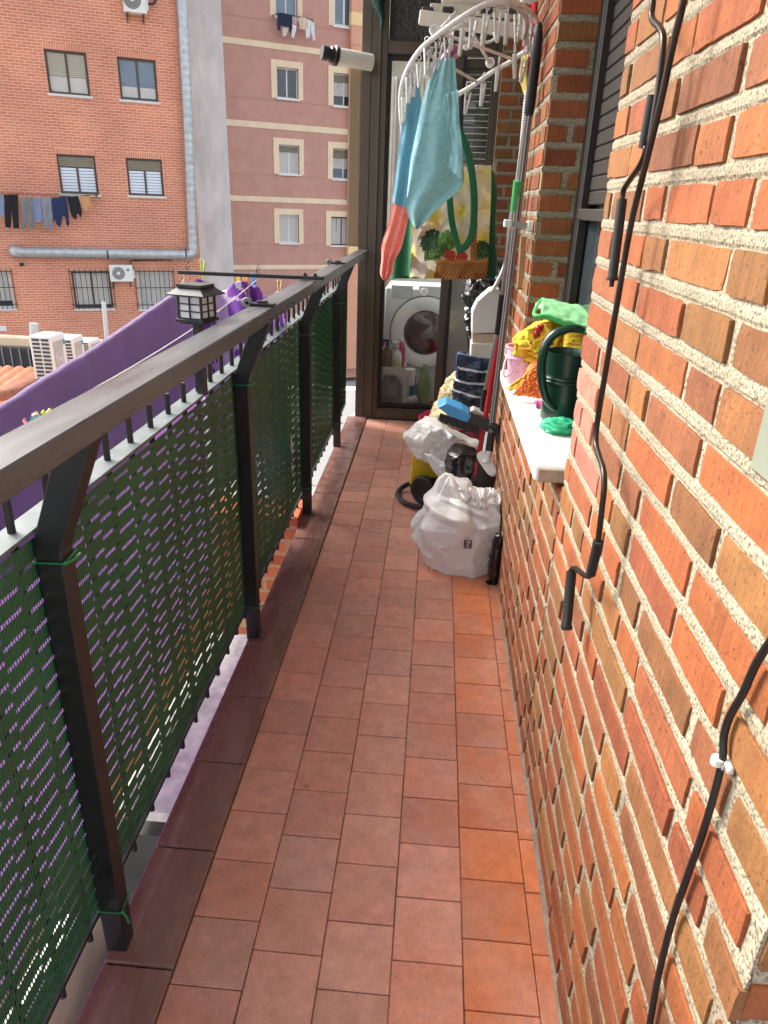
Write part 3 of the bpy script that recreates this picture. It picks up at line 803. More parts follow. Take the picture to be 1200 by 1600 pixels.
# outer glazing of the enclosed bay and its room
m = MB()
m.box((-.515, 5.9, .42), (.05, 1.5, .84)); m.box((-.515, 5.16+.65, 2.66), (.05, 1.3, .12)); m.box((-.515, 6.53, 1.36), (.05, .22, 2.72))
m.box((-.1, 6.62, 1.36), (.9, .06, 2.72)); m.box((.40, 5.86, 1.36), (.05, 1.5, 2.72)); m.box((-.06, 5.86, 2.78), (1.0, 1.55, .05))
o = m.build('utility_room_walls', M['room_wall']); o['kind'] = 'structure'
m = MB(); m.box((-.06, 5.86, -.02), (1.0, 1.5, .03)); o = m.build('utility_room_floor', M['room_floor']); o['kind'] = 'structure'
m = MB(); m.box((-.515, 5.78, 1.7), (.04, .035, 1.62), None, .003); m.box((-.515, 5.78, .92), (.045, 1.2, .04), None, .003)
tag(m.build('side_window', M['brown_alu']), 'bronze frame of the side window in the utility room', 'window')

# pipe with a black end cap sticking out beside the partition
pr = empty('awning_tube', (-.6, 4.95, 2.2), 'off white tube with a black plastic end sticking out beside the glazed partition', 'tube')
a = P(570, 96, Y=4.98); b_ = P(527, 88, Y=4.90); c_ = P(503, 81, Y=4.86)
m = MB(); m.tube([a+(a-b_)*.25, b_], .046, 20); m.build('tube', M['yellowed_plastic'], pr, auto=40)
m = MB(); d = (c_-b_); m.tube([b_-d*.02, b_+d*.2, b_+d*.25, b_+d*.45, b_+d*.5, b_+d*.6, b_+d*.62, b_+d*1.0], [.052, .054, .044, .044, .033, .033, .040, .040], 20); m.build('end_cap', M['black'], pr, auto=40)
m = MB(); m.tube(resample([P(590, -12, Y=4.95), P(592, 10, Y=4.95), P(597, 28, Y=4.95), P(596, 46, Y=4.95)], 12), [.055, .05, .044, .038, .032, .026, .022, .018, .014, .012, .010, .006], 8)
tag(m.build('plastic_bag', mat('dark_teal_film', (.006, .05, .045), .25, bump=.6, bs=40), smooth=True), 'dark teal plastic bag hanging against the partition post near the ceiling', 'bag')

# ------------------------------------------------------------------ things in the utility room
WY = 5.5
wm = empty('washing_machine', (-.08, WY+.28, 0), 'white front loading washing machine with a dark round door behind the glass', 'washing machine')
m = MB(); m.box((-.08, WY+.28, .455), (.60, .55, .85), None, .008); m.build('body', M['washer'], wm)
m = MB(); m.box((-.08, WY+.30, .018), (.58, .5, .03)); m.build('plinth', M['black_matte'], wm)
MX = Matrix.Rotation(R_(90), 3, 'X'); wc = V((-.065, WY, .565))
m = MB(); m.lathe([(.0, -.012), (.17, -.012), (.175, .002), (.232, .006), (.25, .02), (.252, .03), (.262, .031), (.262, .001)][::-1][:6], 56, wc, MX); 
m.lathe([(.258, -.002), (.258, .022), (.250, .034), (.20, .040), (.168, .026), (.160, .012)], 56, wc, MX); m.build('door_ring', M['washer'], wm, auto=35)
m = MB(); m.lathe([(.272, -.001), (.272, .004), (.259, .005)], 56, wc, MX); m.build('door_seam', mat('grey_seam', (.16, .16, .16), .5), wm, auto=35)
m = MB(); m.lathe([(.166, .02), (.150, .030), (.10, .040), (.05, .045), (.0, .046)], 48, wc, MX); m.build('door_glass', mat('dark_door_glass', (.012, .012, .014), .06, coat=.5), wm, smooth=True)
m = MB(); m.box((-.255, WY-.001, .855), (.16, .008, .09), None, .003); m.box((.02, WY-.001, .86), (.30, .006, .085), None, .003); m.build('control_panel', mat('panel_grey', (.56, .57, .58), .35), wm)
m = MB(); m.lathe([(.028, 0), (.028, .018), (.024, .022), (0, .022)], 24, (-.09, WY-.004, .862), MX); m.build('dial', M['washer'], wm, auto=40)

tr = empty('storage_trolley', (-.30, 5.32, 0), 'slim white storage trolley with two trays left of the washing machine', 'trolley')
m = MB()
for z, h in ((.30, .055), (.018, .07)):
    m.box((-.30, 5.32, z+.003), (.19, .26, .006))
    for x in (-.394, -.206): m.box((x, 5.32, z+h/2), (.005, .26, h), None, .001)
    for y in (5.192, 5.448): m.box((-.30, y, z+h/2), (.183, .005, h), None, .001)
m.build('tray', M['white_plastic'], tr)
m = MB()
for x in (-.398, -.200):
    for y in (5.188, 5.452): m.box((x, y, .20), (.014, .014, .36), None, .003)
m.build('uprights', M['white_plastic'], tr)
def bottle(x, y, z, prof, mt, label, parts=(), lean=None, cat='bottle', group=None):
    r = empty('bottle', (x, y, z), label, cat, group)
    Mx = lean if lean is not None else Matrix.Identity(3)
    m = MB(); m.lathe(prof, 20, (x, y, z), Mx); m.build('body', mt, r, auto=40)
    for nm, fn, pm in parts:
        m = MB(); fn(m, V((x, y, z)), Mx); m.build(nm, pm, r, auto=40)
    return r
def spray_head(h):
    def f(m, o, Mx):
        m.lathe([(.013, h), (.015, h+.005), (.015, h+.02), (.010, h+.024)], 14, o, Mx)
        m.box(o+Mx @ V((-.012, 0, h+.036)), (.055, .018, .02), Mx, .004); m.box(o+Mx @ V((-.034, 0, h+.022)), (.008, .012, .035), Mx @ Matrix.Rotation(.4, 3, 'Y'), .002)
    return f
body = [(.0, 0), (.036, 0), (.038, .006), (.038, .11), (.032, .14), (.014, .165), (.012, .175)]
lab = mat('cream_label', (.62, .56, .36), .6, var=.25, vs=40)
bottle(-.262, 5.26, .307, body, M['white_plastic'], 'white spray bottle with a cream label on the top tray of the trolley', [('trigger', spray_head(.175), M['white_plastic']), ('label', lambda m, o, Mx: m.lathe([(.0386, .025), (.0386, .095)], 20, o, Mx), lab)])
bottle(-.335, 5.26, .307, [(0, 0), (.034, 0), (.036, .005), (.036, .15), (.016, .18), (.013, .19)], mat('amber_liquid', (.26, .15, .08), .2, trans=.2), 'amber transparent spray bottle on the top tray of the trolley', [('trigger', spray_head(.19), mat('violet_plastic', (.10, .04, .22), .4))])
bottle(-.375, 5.33, .307, body, M['white_plastic'], 'white bottle with a pink trigger at the left end of the top tray', [('trigger', spray_head(.175), M['hotpink'])])
bottle(-.245, 5.37, .307, [(0, 0), (.04, 0), (.04, .15), (.03, .19), (.015, .21)], mat('raspberry_plastic', (.42, .02, .12), .35), 'raspberry pink bottle with a white cap behind the white spray bottle', [('cap', lambda m, o, Mx: m.lathe([(.016, .208), (.016, .235), (0, .237)], 16, o, Mx), M['white_plastic'])])
bottle(-.05, 5.33, .0, [(0, 0), (.046, 0), (.05, .01), (.05, .20), (.046, .25), (.03, .31), (.022, .33), (.018, .335), (.018, .36), (0, .362)], mat('pale_green_plastic', (.22, .34, .16), .4), 'tall pale green bottle standing on the floor before the washing machine')
bottle(-.125, 5.36, .0, [(0, 0), (.032, 0), (.036, .01), (.036, .17), (.014, .21), (.012, .22)], mat('light_blue_fluid', (.06, .26, .42), .3, trans=.2), 'blue spray bottle with an orange trigger on the floor before the washing machine', [('trigger', spray_head(.22), mat('orange_trigger', (.62, .12, .02), .4))])
m = MB(); m.lathe([(.02, 0), (.045, 0), (.045, .115), (.02, .115)], 24, (-.165, 5.27, .215)); tag(m.build('paper_roll', mat('paper', (.68, .66, .63), .9, bump=.3, bs=60), auto=40), 'white paper roll hanging on the trolley side by the washing machine', 'paper roll')
bottle(-.20, 5.22, .085, [(0, -.07), (.03, -.07), (.032, -.065), (.032, .05), (.028, .055), (.028, .11), (0, .112)], mat('printed_tube', (.42, .46, .44), .5, var=.5, vs=25), 'printed bottle with a white cap lying across the bottom tray', [('cap', lambda m, o, Mx: m.lathe([(.0295, .055), (.0295, .112), (0, .114)], 18, o, Mx), M['white_plastic'])], Matrix.Rotation(R_(70), 3, 'Y'))
bottle(-.115, 5.22, .0, [(0, 0), (.035, 0), (.038, .01), (.038, .05), (.02, .075), (.012, .09), (0, .092)], mat('purple_bottle', (.07, .06, .22), .35, var=.4, vs=30), 'small dark purple bottle on the floor beside the trolley')
m = MB()
def lump(ctr, rx, ry, rz_, sd, amp=.25, fq=9):
    def f(u, v):
        a = u*2*math.pi; b = (v-.5)*math.pi
        d = V((math.cos(a)*math.cos(b), math.sin(a)*math.cos(b), math.sin(b)))
        k = 1+amp*ridge(d, 1.6, sd)+amp*.5*ridge(d, 3.6, sd+4)
        return V(ctr)+V((d.x*rx*k, d.y*ry*k, d.z*rz_*k))
    return f
m.grid(36, 22, lump((-.31, 5.3, .16), .07, .10, .085, 3), wrap=True)
tag(m.build('plastic_bag', mat('grey_clear_film', (.34, .38, .38), .3, trans=.2, var=.4, vs=30), smooth=True), 'crumpled grey plastic bag in the bottom tray of the trolley', 'bag')

# patterned white curtain; slats and board that imitate reflections in the glass
m = MB(); A = [P(632, 150, Y=5.42), P(605, 460, Y=5.42)]
m.grid(60, 30, lambda u, v: V((-.375+.22*u+.0*v, 5.42+.018*math.sin(u*17+2*math.sin(u*5))+.006*math.sin(u*41), 1.02+v*1.2)))
tag(m.build('curtain', mat('floral_curtain', (.62, .60, .56), .9, vs=7, c2=(.40, .35, .31), trans=.25), smooth=True), 'off white floral curtain behind the left pane of the partition', 'curtain')
sb = empty('reflection_slats', (.17, 5.2, 1.0), 'grey slats behind the right pane of the partition, imitating a shutter reflection', 'blind')  # slats built in place of a louvred shutter reflection in the glass
m = MB(); z = 1.18
while z < 2.28: m.box((.18, 5.16, z), (.20, .012, .033), Matrix.Rotation(.25, 3, 'X'), .003); z += .036
m.build('slats', mat('grey_slat', (.20, .21, .19), .5), sb)
m = MB(); m.box((.185, 5.22, .56), (.20, .01, 1.1)); tag(m.build('reflection_panel', mat('reflection_grey_board', (.56, .55, .53), .5, var=.1, vs=3)), 'grey board imitating the pale reflection in the lower right pane of the partition', 'panel')  # board added to imitate the grey reflection in the glass

# ------------------------------------------------------------------ loft helper for soft or boxy things
def creases(p, sd, n=16, sc=1.0):
    rnd = random.Random(sd); tot = 0.0
    for k in range(n):
        d = V((rnd.gauss(0, 1), rnd.gauss(0, .7), rnd.gauss(0, 1))).normalized(); o = rnd.uniform(-.24, .24)*sc; w_ = rnd.uniform(.018, .06)*sc; a = rnd.choice((-1, -.7, 1, 1, .8))
        q = p.dot(d)-o
        msk = max(0.0, min(1.0, .5+1.6*noise.noise(p*(5/sc)+V((k*3.1, sd, 0)))))
        tot += a*max(0.0, 1-abs(q)/w_)*msk
    return tot
def loft(m, Lp, Rp, Y, ry, n=40, seg=64, sq=2.0, amp=0.0, fq=7.0, sd=0.0, zmin=None, top=True, xmax=None, fine=0.0, colfn=None, ryf=None, ymin=None, cr=0.0, csc=1.0):
    L = resample([P(px, py, Y=Y) for px, py in Lp], n); Rr = resample([P(px, py, Y=Y) for px, py in Rp], n)
    def f(u, v):
        x = v*(n-1); i = min(int(x), n-2); k = x-i
        a = L[i].lerp(L[i+1], k); b = Rr[i].lerp(Rr[i+1], k)
        c = (a+b)/2; hx = (b-a)/2; t = u*2*math.pi
        ct, st = math.cos(t), math.sin(t)
        e = 2.0/sq
        ct = math.copysign(abs(ct)**e, ct); st = math.copysign(abs(st)**e, st)
        rr = ry*(ryf(v) if ryf else min(1.0, hx.length/(ry*.8)))
        p = c+hx*ct+V((0, 1, 0))*st*rr
        if amp:
            d = V((ct*.9, st, 0)); d = d.normalized() if d.length > 0 else d
            w_ = ridge(p, fq, sd)*.6+ridge(p, fq*2.3, sd+3)*.35+ridge(p, fq*5.1, sd+8)*.18
            p += d*(w_-.35)*amp+V((0, 0, 1))*nz(p, fq*1.3, sd+5)*amp*.5
        if cr: p += V((ct*.8, st, .25)).normalized()*cr*(1.25-.75*v)*creases(p-P(Lp[len(Lp)//2][0]*.5+Rp[len(Rp)//2][0]*.5, Lp[len(Lp)//2][1], Y=Y), int(sd), 22, csc)
        if fine: p += V((nz(p, 60, sd), nz(p, 60, sd+5), nz(p, 60, sd+9)))*fine
        if zmin is not None: p.z = max(p.z, zmin+.0015*abs(noise.noise(V((p.x*30, p.y*30, 0)))))
        if xmax is not None: p.x = min(p.x, xmax)
        if ymin is not None: p.y = max(p.y, ymin)
        return p
    nv = n*2
    m.grid(seg, nv, f, wrap=True, colfn=colfn)
    k = len(m.v)-seg; s0 = k-seg*(nv-1)
    for base, rev in ((s0, False), (k, True)):
        c = sum((m.v[base+i] for i in range(seg)), V((0, 0, 0)))/seg
        m.v.append(c); ci = len(m.v)-1
        if base == k and not top and False: continue
        for i in range(seg):
            j = (i+1) % seg
            m.f.append([ci, base+i, base+j] if rev else [ci, base+j, base+i]); m.m.append(m.cur); m.c.append(colfn(i/seg, 0.0 if base == s0 else 1.0) if colfn else m.col)

# ------------------------------------------------------------------ bags and cleaning things on the floor
bg = empty('carrier_bag', (.17, 2.9, 0), 'large crumpled white plastic carrier bag standing on the tiles against the brick wall', 'bag')
m = MB()
loft(m, [(692, 738), (672, 770), (658, 800), (647, 822), (651, 840), (660, 860), (668, 885), (674, 905), (680, 925)],
     [(724, 752), (742, 768), (770, 778), (789, 792), (793, 815), (786, 845), (776, 868), (768, 895), (762, 920)], 2.90, .20, n=80, seg=200, sq=2.4, amp=.010, fq=6.0, sd=11, cr=.024, zmin=.002, xmax=.326, ymin=2.685,
     ryf=lambda v: min(1, .22+v*2.1))
m.build('body', M['bag_white'], bg, smooth=True)
m = MB()
for k in range(9):
    a = random.uniform(0, 6.28)
    c = P(735+k*6, 790+((k*37) % 30), Y=2.82)
m.grid(70, 26, lambda u, v: P(718+66*u+5*noise.noise(V((u*5, v*4, 2))), 770+62*v+9*noise.noise(V((u*6, v*3, 8))), Y=2.78)+V((0, 1, 0))*(.05*ridge(V((u*2.2, v*2.2, 0)), 1.7, 6)+.028*ridge(V((u*3, v*3, 0)), 3.1, 2)-.06*math.sin(math.pi*u)*math.sin(math.pi*min(1, v*1.1))))
for p in m.v: p.x = min(p.x, .324)
m.build('crumpled_opening', M['bag_white'], bg, smooth=True)
m = MB(); m.tube(resample([P(673, 895, Y=2.70), P(677, 880, Y=2.69), P(681, 866, Y=2.685), P(684, 858, Y=2.68), P(700, 860, Y=2.68), P(694, 855, Y=2.68), P(683, 858, Y=2.68)], 30), .0035, 6, flat=.5); m.build('handle', M['bag_white'], bg, smooth=True)
m = MB()
for dx, dy, ww, hh in ((0, 0, 11, 1.6), (0, 11, 11, 1.6), (-4.8, 5.5, 1.6, 12), (5, 5.5, 1.6, 12), (-1.5, 4, 3.4, 1.4), (2.6, 7, 1.5, 5), (-2, 7.5, 1.4, 4)):
    q0 = P(731+dx-ww/2, 845+dy-hh/2, Y=2.690); q1 = P(731+dx+ww/2, 845+dy+hh/2, Y=2.690)
    m.box(((q0.x+q1.x)/2, 2.690, (q0.z+q1.z)/2), (q1.x-q0.x, .004, q0.z-q1.z))
m.build('printed_mark', mat('dark_print', (.10, .06, .09), .5), bg)
m = MB()
m.grid(30, 20, lump(P(770, 785, Y=2.95), .055, .06, .035, 21, .15), wrap=True)
for p in m.v: p.x = min(p.x, .322)
tag(m.build('rag', mat('cream_cotton', (.60, .52, .42), .95, bump=.5, bs=120), smooth=True), 'cream cotton rag poking out of the top of the white carrier bag', 'rag')
m = MB(); loft(m, [(775, 835), (766, 870), (764, 892), (768, 915), (758, 928)], [(786, 835), (783, 870), (780, 895), (778, 912), (768, 930)], 2.66, .028, n=24, seg=36, amp=.012, fq=16, sd=2, zmin=.002, xmax=.328)
tag(m.build('plastic_bag', M['bag_black'], smooth=True), 'tail of a black bin bag pinched between the carrier bag and the wall', 'bag')

# black bag behind
m = MB(); loft(m, [(700, 706), (696, 735), (700, 770), (706, 800)], [(745, 706), (752, 735), (760, 770), (765, 800)], 3.32, .13, n=30, seg=60, amp=.014, fq=9, sd=31, cr=.02, csc=.6, zmin=.002, xmax=.32)
tag(m.build('plastic_bag', M['bag_black'], smooth=True), 'black bin bag on the floor behind the white carrier bag', 'bag')

# white sack lying open over the cleaner
m = MB()
loft(m, [(668, 655), (645, 668), (634, 680), (640, 692), (648, 706), (658, 713)], [(720, 680), (742, 690), (750, 696), (744, 706), (735, 712), (724, 716)], 3.54, .10, n=50, seg=140, amp=.03, fq=8, sd=17, xmax=.31, cr=.014, csc=.7)
tag(m.build('plastic_bag', M['bag_white'], smooth=True), 'white plastic bag with a ruffled open mouth lying over the yellow cleaner', 'bag')
m = MB()
fa = resample([P(x, y, Y=3.34-.02*i) for i, (x, y) in enumerate([(662, 712), (668, 722), (676, 738), (690, 748), (706, 752)])], 40)
fb_ = resample([P(x, y, Y=3.36-.02*i) for i, (x, y) in enumerate([(666, 709), (690, 722), (712, 736), (728, 752), (738, 776)])], 40)
m.grid(30, 40, lambda u, v: fa[int(v*39)].lerp(fb_[int(v*39)], u)+V((0, -.018*math.sin(u*3.1)+.012*ridge(V((u*1.6, v*2.4, 0)), 1.8, 5), .010*ridge(V((u*2, v*3, 0)), 2.3, 9))))
tag(m.build('plastic_bag', M['bag_white'], smooth=True, solid=.002), 'flap of clear white plastic draped down to the carrier bag', 'bag')

# yellow cleaner
vc = empty('pressure_washer', (0, 3.6, 0), 'yellow and black machine on a wheel with a black hose, half hidden by white bags', 'pressure washer')
m = MB()
o_ = [P(639, 757, Y=3.52), P(642, 742, Y=3.52), P(645, 708, Y=3.52), P(662, 700, Y=3.52), P(690, 700, Y=3.52), P(704, 735, Y=3.52), P(702, 745, Y=3.52), P(668, 748, Y=3.52), P(655, 757, Y=3.52)]
m.prism(o_[::-1], (0, .22, 0)); 
m.prism([P(650, 712, Y=3.505), P(700, 712, Y=3.505), P(703, 722, Y=3.505), P(650, 724, Y=3.505)], (0, .03, 0))
o = m.build('hood', M['yellow'], vc); bv = o.modifiers.new('b', 'BEVEL'); bv.width = .008; bv.segments = 3
m = MB(); m.prism([P(640, 757, Y=3.535), P(655, 757, Y=3.535), P(668, 748, Y=3.535), P(720, 745, Y=3.535), P(722, 790, Y=3.535), P(650, 790, Y=3.535), P(642, 772, Y=3.535)], (0, .2, 0))
for p in m.v: p.z = max(p.z, .01)
o = m.build('chassis', M['black'], vc); bv = o.modifiers.new('b', 'BEVEL'); bv.width = .006; bv.segments = 2
wcn = P(663, 766, Y=3.46); wcn.z = .083
m = MB(); MY = Matrix.Rotation(R_(90), 3, 'X') @ Matrix.Rotation(R_(-38), 3, 'Y')
m.lathe([(.03, -.022), (.07, -.024), (.078, -.016), (.08, 0), (.078, .016), (.07, .022), (.05, .020), (.045, .014), (.0, .012)], 36, wcn, MY)
m.build('wheel', M['black_matte'], vc, auto=40)
m = MB(); hp = [(662, 748), (645, 753), (628, 762), (622, 772), (628, 782), (642, 789), (658, 793), (668, 795)]
pts = []
for i, (x, y) in enumerate(hp):
    q = P(x, y, Z=.02 if 2 <= i else .05)
    pts.append(q)
m.tube(resample(pts, 50), .0135, 12); m.build('hose', M['black_matte'], vc, smooth=True)

# woven sack, pink tub and striped bag
m = MB()
loft(m, [(712, 580), (698, 600), (684, 625), (670, 648), (672, 668), (684, 690), (698, 704)], [(752, 590), (754, 615), (752, 640), (750, 665), (748, 680), (742, 695), (735, 704)], 3.84, .15, n=60, seg=140, amp=.014, fq=11, sd=41, cr=.014, csc=.7, xmax=.32, fine=.002)
tag(m.build('sack', M['canvas'], smooth=True), 'cream woven sack bulging out of the pink tub behind the brooms', 'sack')
m = MB()
for px, py, r in ((722, 674, 4.0), (727, 672, 3), (719, 681, 3.2), (727, 680, 3.4), (707, 672, 3), (706, 680, 2.6), (703, 683, 2.4)):
    c = P(px, py, Y=3.66); m.tube([c+V((.0055*r*.5*math.cos(a)*.9, 0, .0055*r*.55*math.sin(a))) for a in [k*math.pi/5 for k in range(10)]], .0028, 6, closed=True)
tag(m.build('cord_loops', M['black']), 'row of small dark loops hanging on the front of the cream sack', 'cord')
tb = MB(); tc_ = P(712, 663, Y=3.85); tc_.z = .12
tb.lathe([(.0, 0), (.15, 0), (.165, .02), (.205, .235), (.215, .25), (.219, .247), (.209, .235), (.168, .024), (.0, .012)][::1], 48, (tc_.x-.008, 3.87, .115), sx=.92)
for p in tb.v: p.x = min(p.x, .325)
tag(tb.build('tub', M['hotpink'], auto=40), 'hot pink plastic tub behind the blue broom head', 'tub')
crate = MB(); crate.box((.12, 3.9, .06), (.34, .36, .108), None, .01); tag(crate.build('storage_box', M['charcoal']), 'charcoal box on the floor under the pink tub', 'box')
m = MB()
def navy(u, v):
    for z in (.22, .48, .72):
        if abs(v+.10*math.sin((u)*6.28)*.4-z) < .022: return C(210, 214, 216)
    return C(40, 58, 82) if v < .25 else C(34, 44, 58)
loft(m, [(716, 552), (714, 575), (712, 600), (710, 618), (708, 627)], [(768, 560), (768, 580), (766, 605), (764, 622), (760, 634)], 3.66, .05, n=44, seg=100, amp=.018, fq=9, sd=51, colfn=navy, sq=2.6, cr=.008, csc=.5)
tag(m.build('shopping_bag', mat('navy_laminated_bag', (1, 1, 1), .32, attr=True, var=.15, vs=14, bump=.3, bs=30, bd=.006), smooth=True), 'navy blue shopping bag with thin white stripes on top of the cream sack', 'bag')
m = MB(); m.tube(resample([P(717, 590, Y=3.62), P(714, 565, Y=3.62), P(718, 551, Y=3.62), P(728, 552, Y=3.64)], 20), .009, 8, flat=.35)
tag(m.build('bag_strap', mat('royal_blue_webbing', (.02, .07, .26), .6), smooth=True), 'royal blue strap looped over the striped navy bag', 'strap')

# black bags hanging behind
m = MB(); loft(m, [(738, 432), (726, 448), (727, 475), (732, 500), (731, 525), (738, 552)], [(772, 436), (776, 460), (774, 490), (770, 520), (764, 540), (756, 556)], 4.05, .10, n=34, seg=80, amp=.02, fq=11, sd=61, cr=.02, csc=.5)
tag(m.build('plastic_bag', M['bag_black'], smooth=True), 'shiny black bin bag hanging behind the white canister', 'bag')
m = MB(); loft(m, [(770, 408), (766, 425), (764, 440), (768, 452)], [(784, 410), (790, 425), (790, 440), (782, 452)], 4.15, .07, n=20, seg=50, amp=.025, fq=14, sd=63)
tag(m.build('plastic_bag', M['bag_black'], smooth=True), 'small black bin bag hanging below the tote bag, right of the larger black one', 'bag')

# white canister with a ribbed hose
cn = empty('canister', (.24, 3.7, .7), 'white plastic canister with a beige band hanging among the broom handles', 'canister')
m = MB(); O_ = [(760, 455), (776, 448), (784, 452), (782, 540), (781, 566), (735, 562), (736, 500), (741, 478)]
m.prism([P(x, y, Y=3.64) for x, y in [(766, 452), (780, 450), (786, 470), (784, 520), (737, 522), (738, 486), (746, 470)]], (0, .12, 0)); o = m.build('body', M['white_plastic'], cn); bv = o.modifiers.new('b', 'BEVEL'); bv.width = .008; bv.segments = 3
m = MB(); m.prism([P(x, y, Y=3.648) for x, y in [(738, 522), (784, 522), (784, 537), (738, 536)]], (0, .104, 0)); m.build('band', mat('beige_band', C(196, 170, 148), .5), cn)
m = MB(); m.prism([P(x, y, Y=3.635) for x, y in [(736, 536), (785, 537), (783, 568), (735, 562)]], (0, .13, 0)); o = m.build('base', M['yellowed_plastic'], cn); bv = o.modifiers.new('b', 'BEVEL'); bv.width = .008; bv.segments = 3
m = MB(); hp = resample([P(768, 456, Y=3.58), P(778, 440, Y=3.54), P(790, 410, Y=3.46), P(797, 350, Y=3.32), P(808, 290, Y=3.26), P(815, 230, Y=3.25), P(821, 165, Y=3.25), P(824, 140, Y=3.25)], 190)
m.tube(hp, [.0105 if i % 2 else .0078 for i in range(190)], 10)
tag(m.build('ribbed_hose', M['white_plastic'], auto=50), 'white ribbed hose running up behind the broom handles', 'hose')

# ------------------------------------------------------------------ brooms and mops
br = empty('broom', (.3, 3.3, 0), 'broom with a grey striped handle, white head and black bristles against the wall', 'broom')
m = MB(); A0 = P(766, 690, Y=3.22); A1 = P(827, 176, Y=3.02)
dirn = (A1-A0).normalized()
m.tube([A0, A0.lerp(A1, .5), A1], .0135, 16); sh = m.build('handle', mat('grey_handle', (.11, .11, .11), .32), br, auto=40)
m = MB()
sx_ = dirn.cross(V((0, 1, 0))).normalized(); sy_ = sx_.cross(dirn)
for a in (2.2, 3.1, 4.0, 4.9, 5.8):
    off = (sx_*math.cos(a)+sy_*math.sin(a))*.0132
    m.tube([A0+off, A1+off], .0018, 5)
m.build('stripe', mat('light_stripe', (.40, .39, .37), .35), sh)
m = MB(); G1 = A1+dirn*.275
m.tube([A1-dirn*.01, A1, A1.lerp(G1, .3), A1.lerp(G1, .6), A1.lerp(G1, .85), A1.lerp(G1, .96), G1], [.014, .0175, .0185, .0185, .016, .011, .004], 16)
for k in range(22):
    q = A1.lerp(G1, .03+.030*k); m.tube([q, q+dirn*.0035], [.0196, .0196], 14)
m.build('grip', M['black'], br, auto=50)
m = MB(); m.tube([A0+dirn*.05, A0-dirn*.055], [.0165, .019], 14); m.build('collar', M['charcoal'], br, auto=40)
H0 = P(749, 708, Y=3.20); H1 = P(771, 740, Y=3.16)
m = MB(); ax = (H1-H0).normalized(); upv = V((-.45, -.74, .50)).normalized(); sd_ = ax.cross(upv).normalized()
ol = []
for k in range(28):
    a = 2*math.pi*k/28; ex = math.copysign(abs(math.cos(a))**.5, math.cos(a)); ey_ = math.copysign(abs(math.sin(a))**.7, math.sin(a))
    ol.append((H0+H1)/2+ax*ex*((H1-H0).length/2+.006)+sd_*ey_*.026)
m.prism(ol, -upv*.022); o = m.build('head', M['white_plastic'], br); bv = o.modifiers.new('b', 'BEVEL'); bv.width = .005; bv.segments = 2; bv.limit_method = 'ANGLE'
m = MB(); qn = A0-dirn*.05; m.tube([qn, (H0+H1)/2+V((0, .0, .0))], [.018, .019], 16); m.build('socket', M['white_plastic'], br, auto=40)
m = MB()
for i in range(1100):
    u = random.uniform(-1, 1); w_ = random.uniform(-1, 1)
    s0 = (H0+H1)/2+ax*u*((H1-H0).length/2+.008)+sd_*w_*.02-upv*.02
    s1 = s0+V((u*.05+random.gauss(0, .006)-.012, .02+w_*.03+random.gauss(0, .006), -.20-random.uniform(0, .03)))
    s1.z = max(s1.z, .004); s1.x = min(s1.x, .326)
    mid = s0.lerp(s1, .5)+V((u*-.008, 0, .0)); mid.x = min(mid.x, .326)
    d = .0011
    m.add([s0+V((-d, 0, 0)), s0+V((d, 0, 0)), mid+V((d, 0, 0)), mid+V((-d, 0, 0)), s1+V((d, 0, 0)), s1+V((-d, 0, 0)), s0+V((0, d*1.5, 0)), mid+V((0, d*1.5, 0))], [(0, 1, 2, 3), (3, 2, 4, 5), (0, 3, 7, 6), (1, 6, 7, 2)])
m.build('bristles', mat('black_bristle', (.012, .012, .012), .35), br)
m = MB(); q0 = P(806, 330, Y=3.085); q1 = P(811, 282, Y=3.055); m.tube([q0, q1], [.0225, .0215], 14); m.build('tape', mat('green_tape', C(60, 150, 80), .45, var=.15, vs=40), br, auto=40)

m = MB(); a0 = P(739, 766, Y=3.22); a1 = P(793, 452, Y=3.27); a2 = P(812, 300, Y=3.28)
m.tube([a0, a1, a2], .0115, 14)
rm = m.build('mop_stick', M['red'], auto=40); tag(rm, 'glossy red broom stick leaning in front of the black bin bag', 'stick')

sw = empty('dust_broom', (.2, 3.3, .5), 'flat floor broom with a sky blue and charcoal head on a silver pole', 'broom')
m = MB(); a0 = P(756, 622, Y=3.28); a1 = P(778, 520, Y=3.26); a2 = P(785, 460, Y=3.24); a3 = P(819, 200, Y=3.14)
m.tube([a0, a1], .0115, 14); m.tube([a2, a3], .0090, 14); m.build('pole', M['steel'], sw, auto=40)
m = MB(); m.tube([a1+(a0-a1)*.02, a2], [.0150, .0145], 14); m.build('joint', M['black'], sw, auto=40)
m = MB(); m.tube([a0+(a1-a0)*.14, a0, a0+V((.004, 0, -.07))], [.0145, .0155, .017], 14); m.build('joint', M['black'], sw, auto=40)
def plate(pts, Y, dy, off=(0, 0, 0)): return [P(x, y, Y=Y)+V(off) for x, y in pts], (0, dy, 0)
m = MB(); m.prism(*plate([(683, 637), (697, 630), (722, 640), (737, 650), (730, 661), (702, 651), (694, 644)][::-1], 3.22, .13)); o = m.build('blue_cover', M['blue'], sw); bv = o.modifiers.new('b', 'BEVEL'); bv.width = .006; bv.segments = 2
m = MB(); m.prism(*plate([(732, 645), (757, 652), (766, 658), (766, 677), (750, 671), (728, 661)][::-1], 3.225, .12)); o = m.build('body', M['charcoal'], sw); bv = o.modifiers.new('b', 'BEVEL'); bv.width = .005; bv.segments = 2
m = MB(); m.prism(*plate([(735, 643), (741, 640), (766, 652), (764, 657), (757, 653)][::-1], 3.24, .07)); m.build('top_plate', mat('light_grey_plate', (.42, .41, .38), .4), sw)
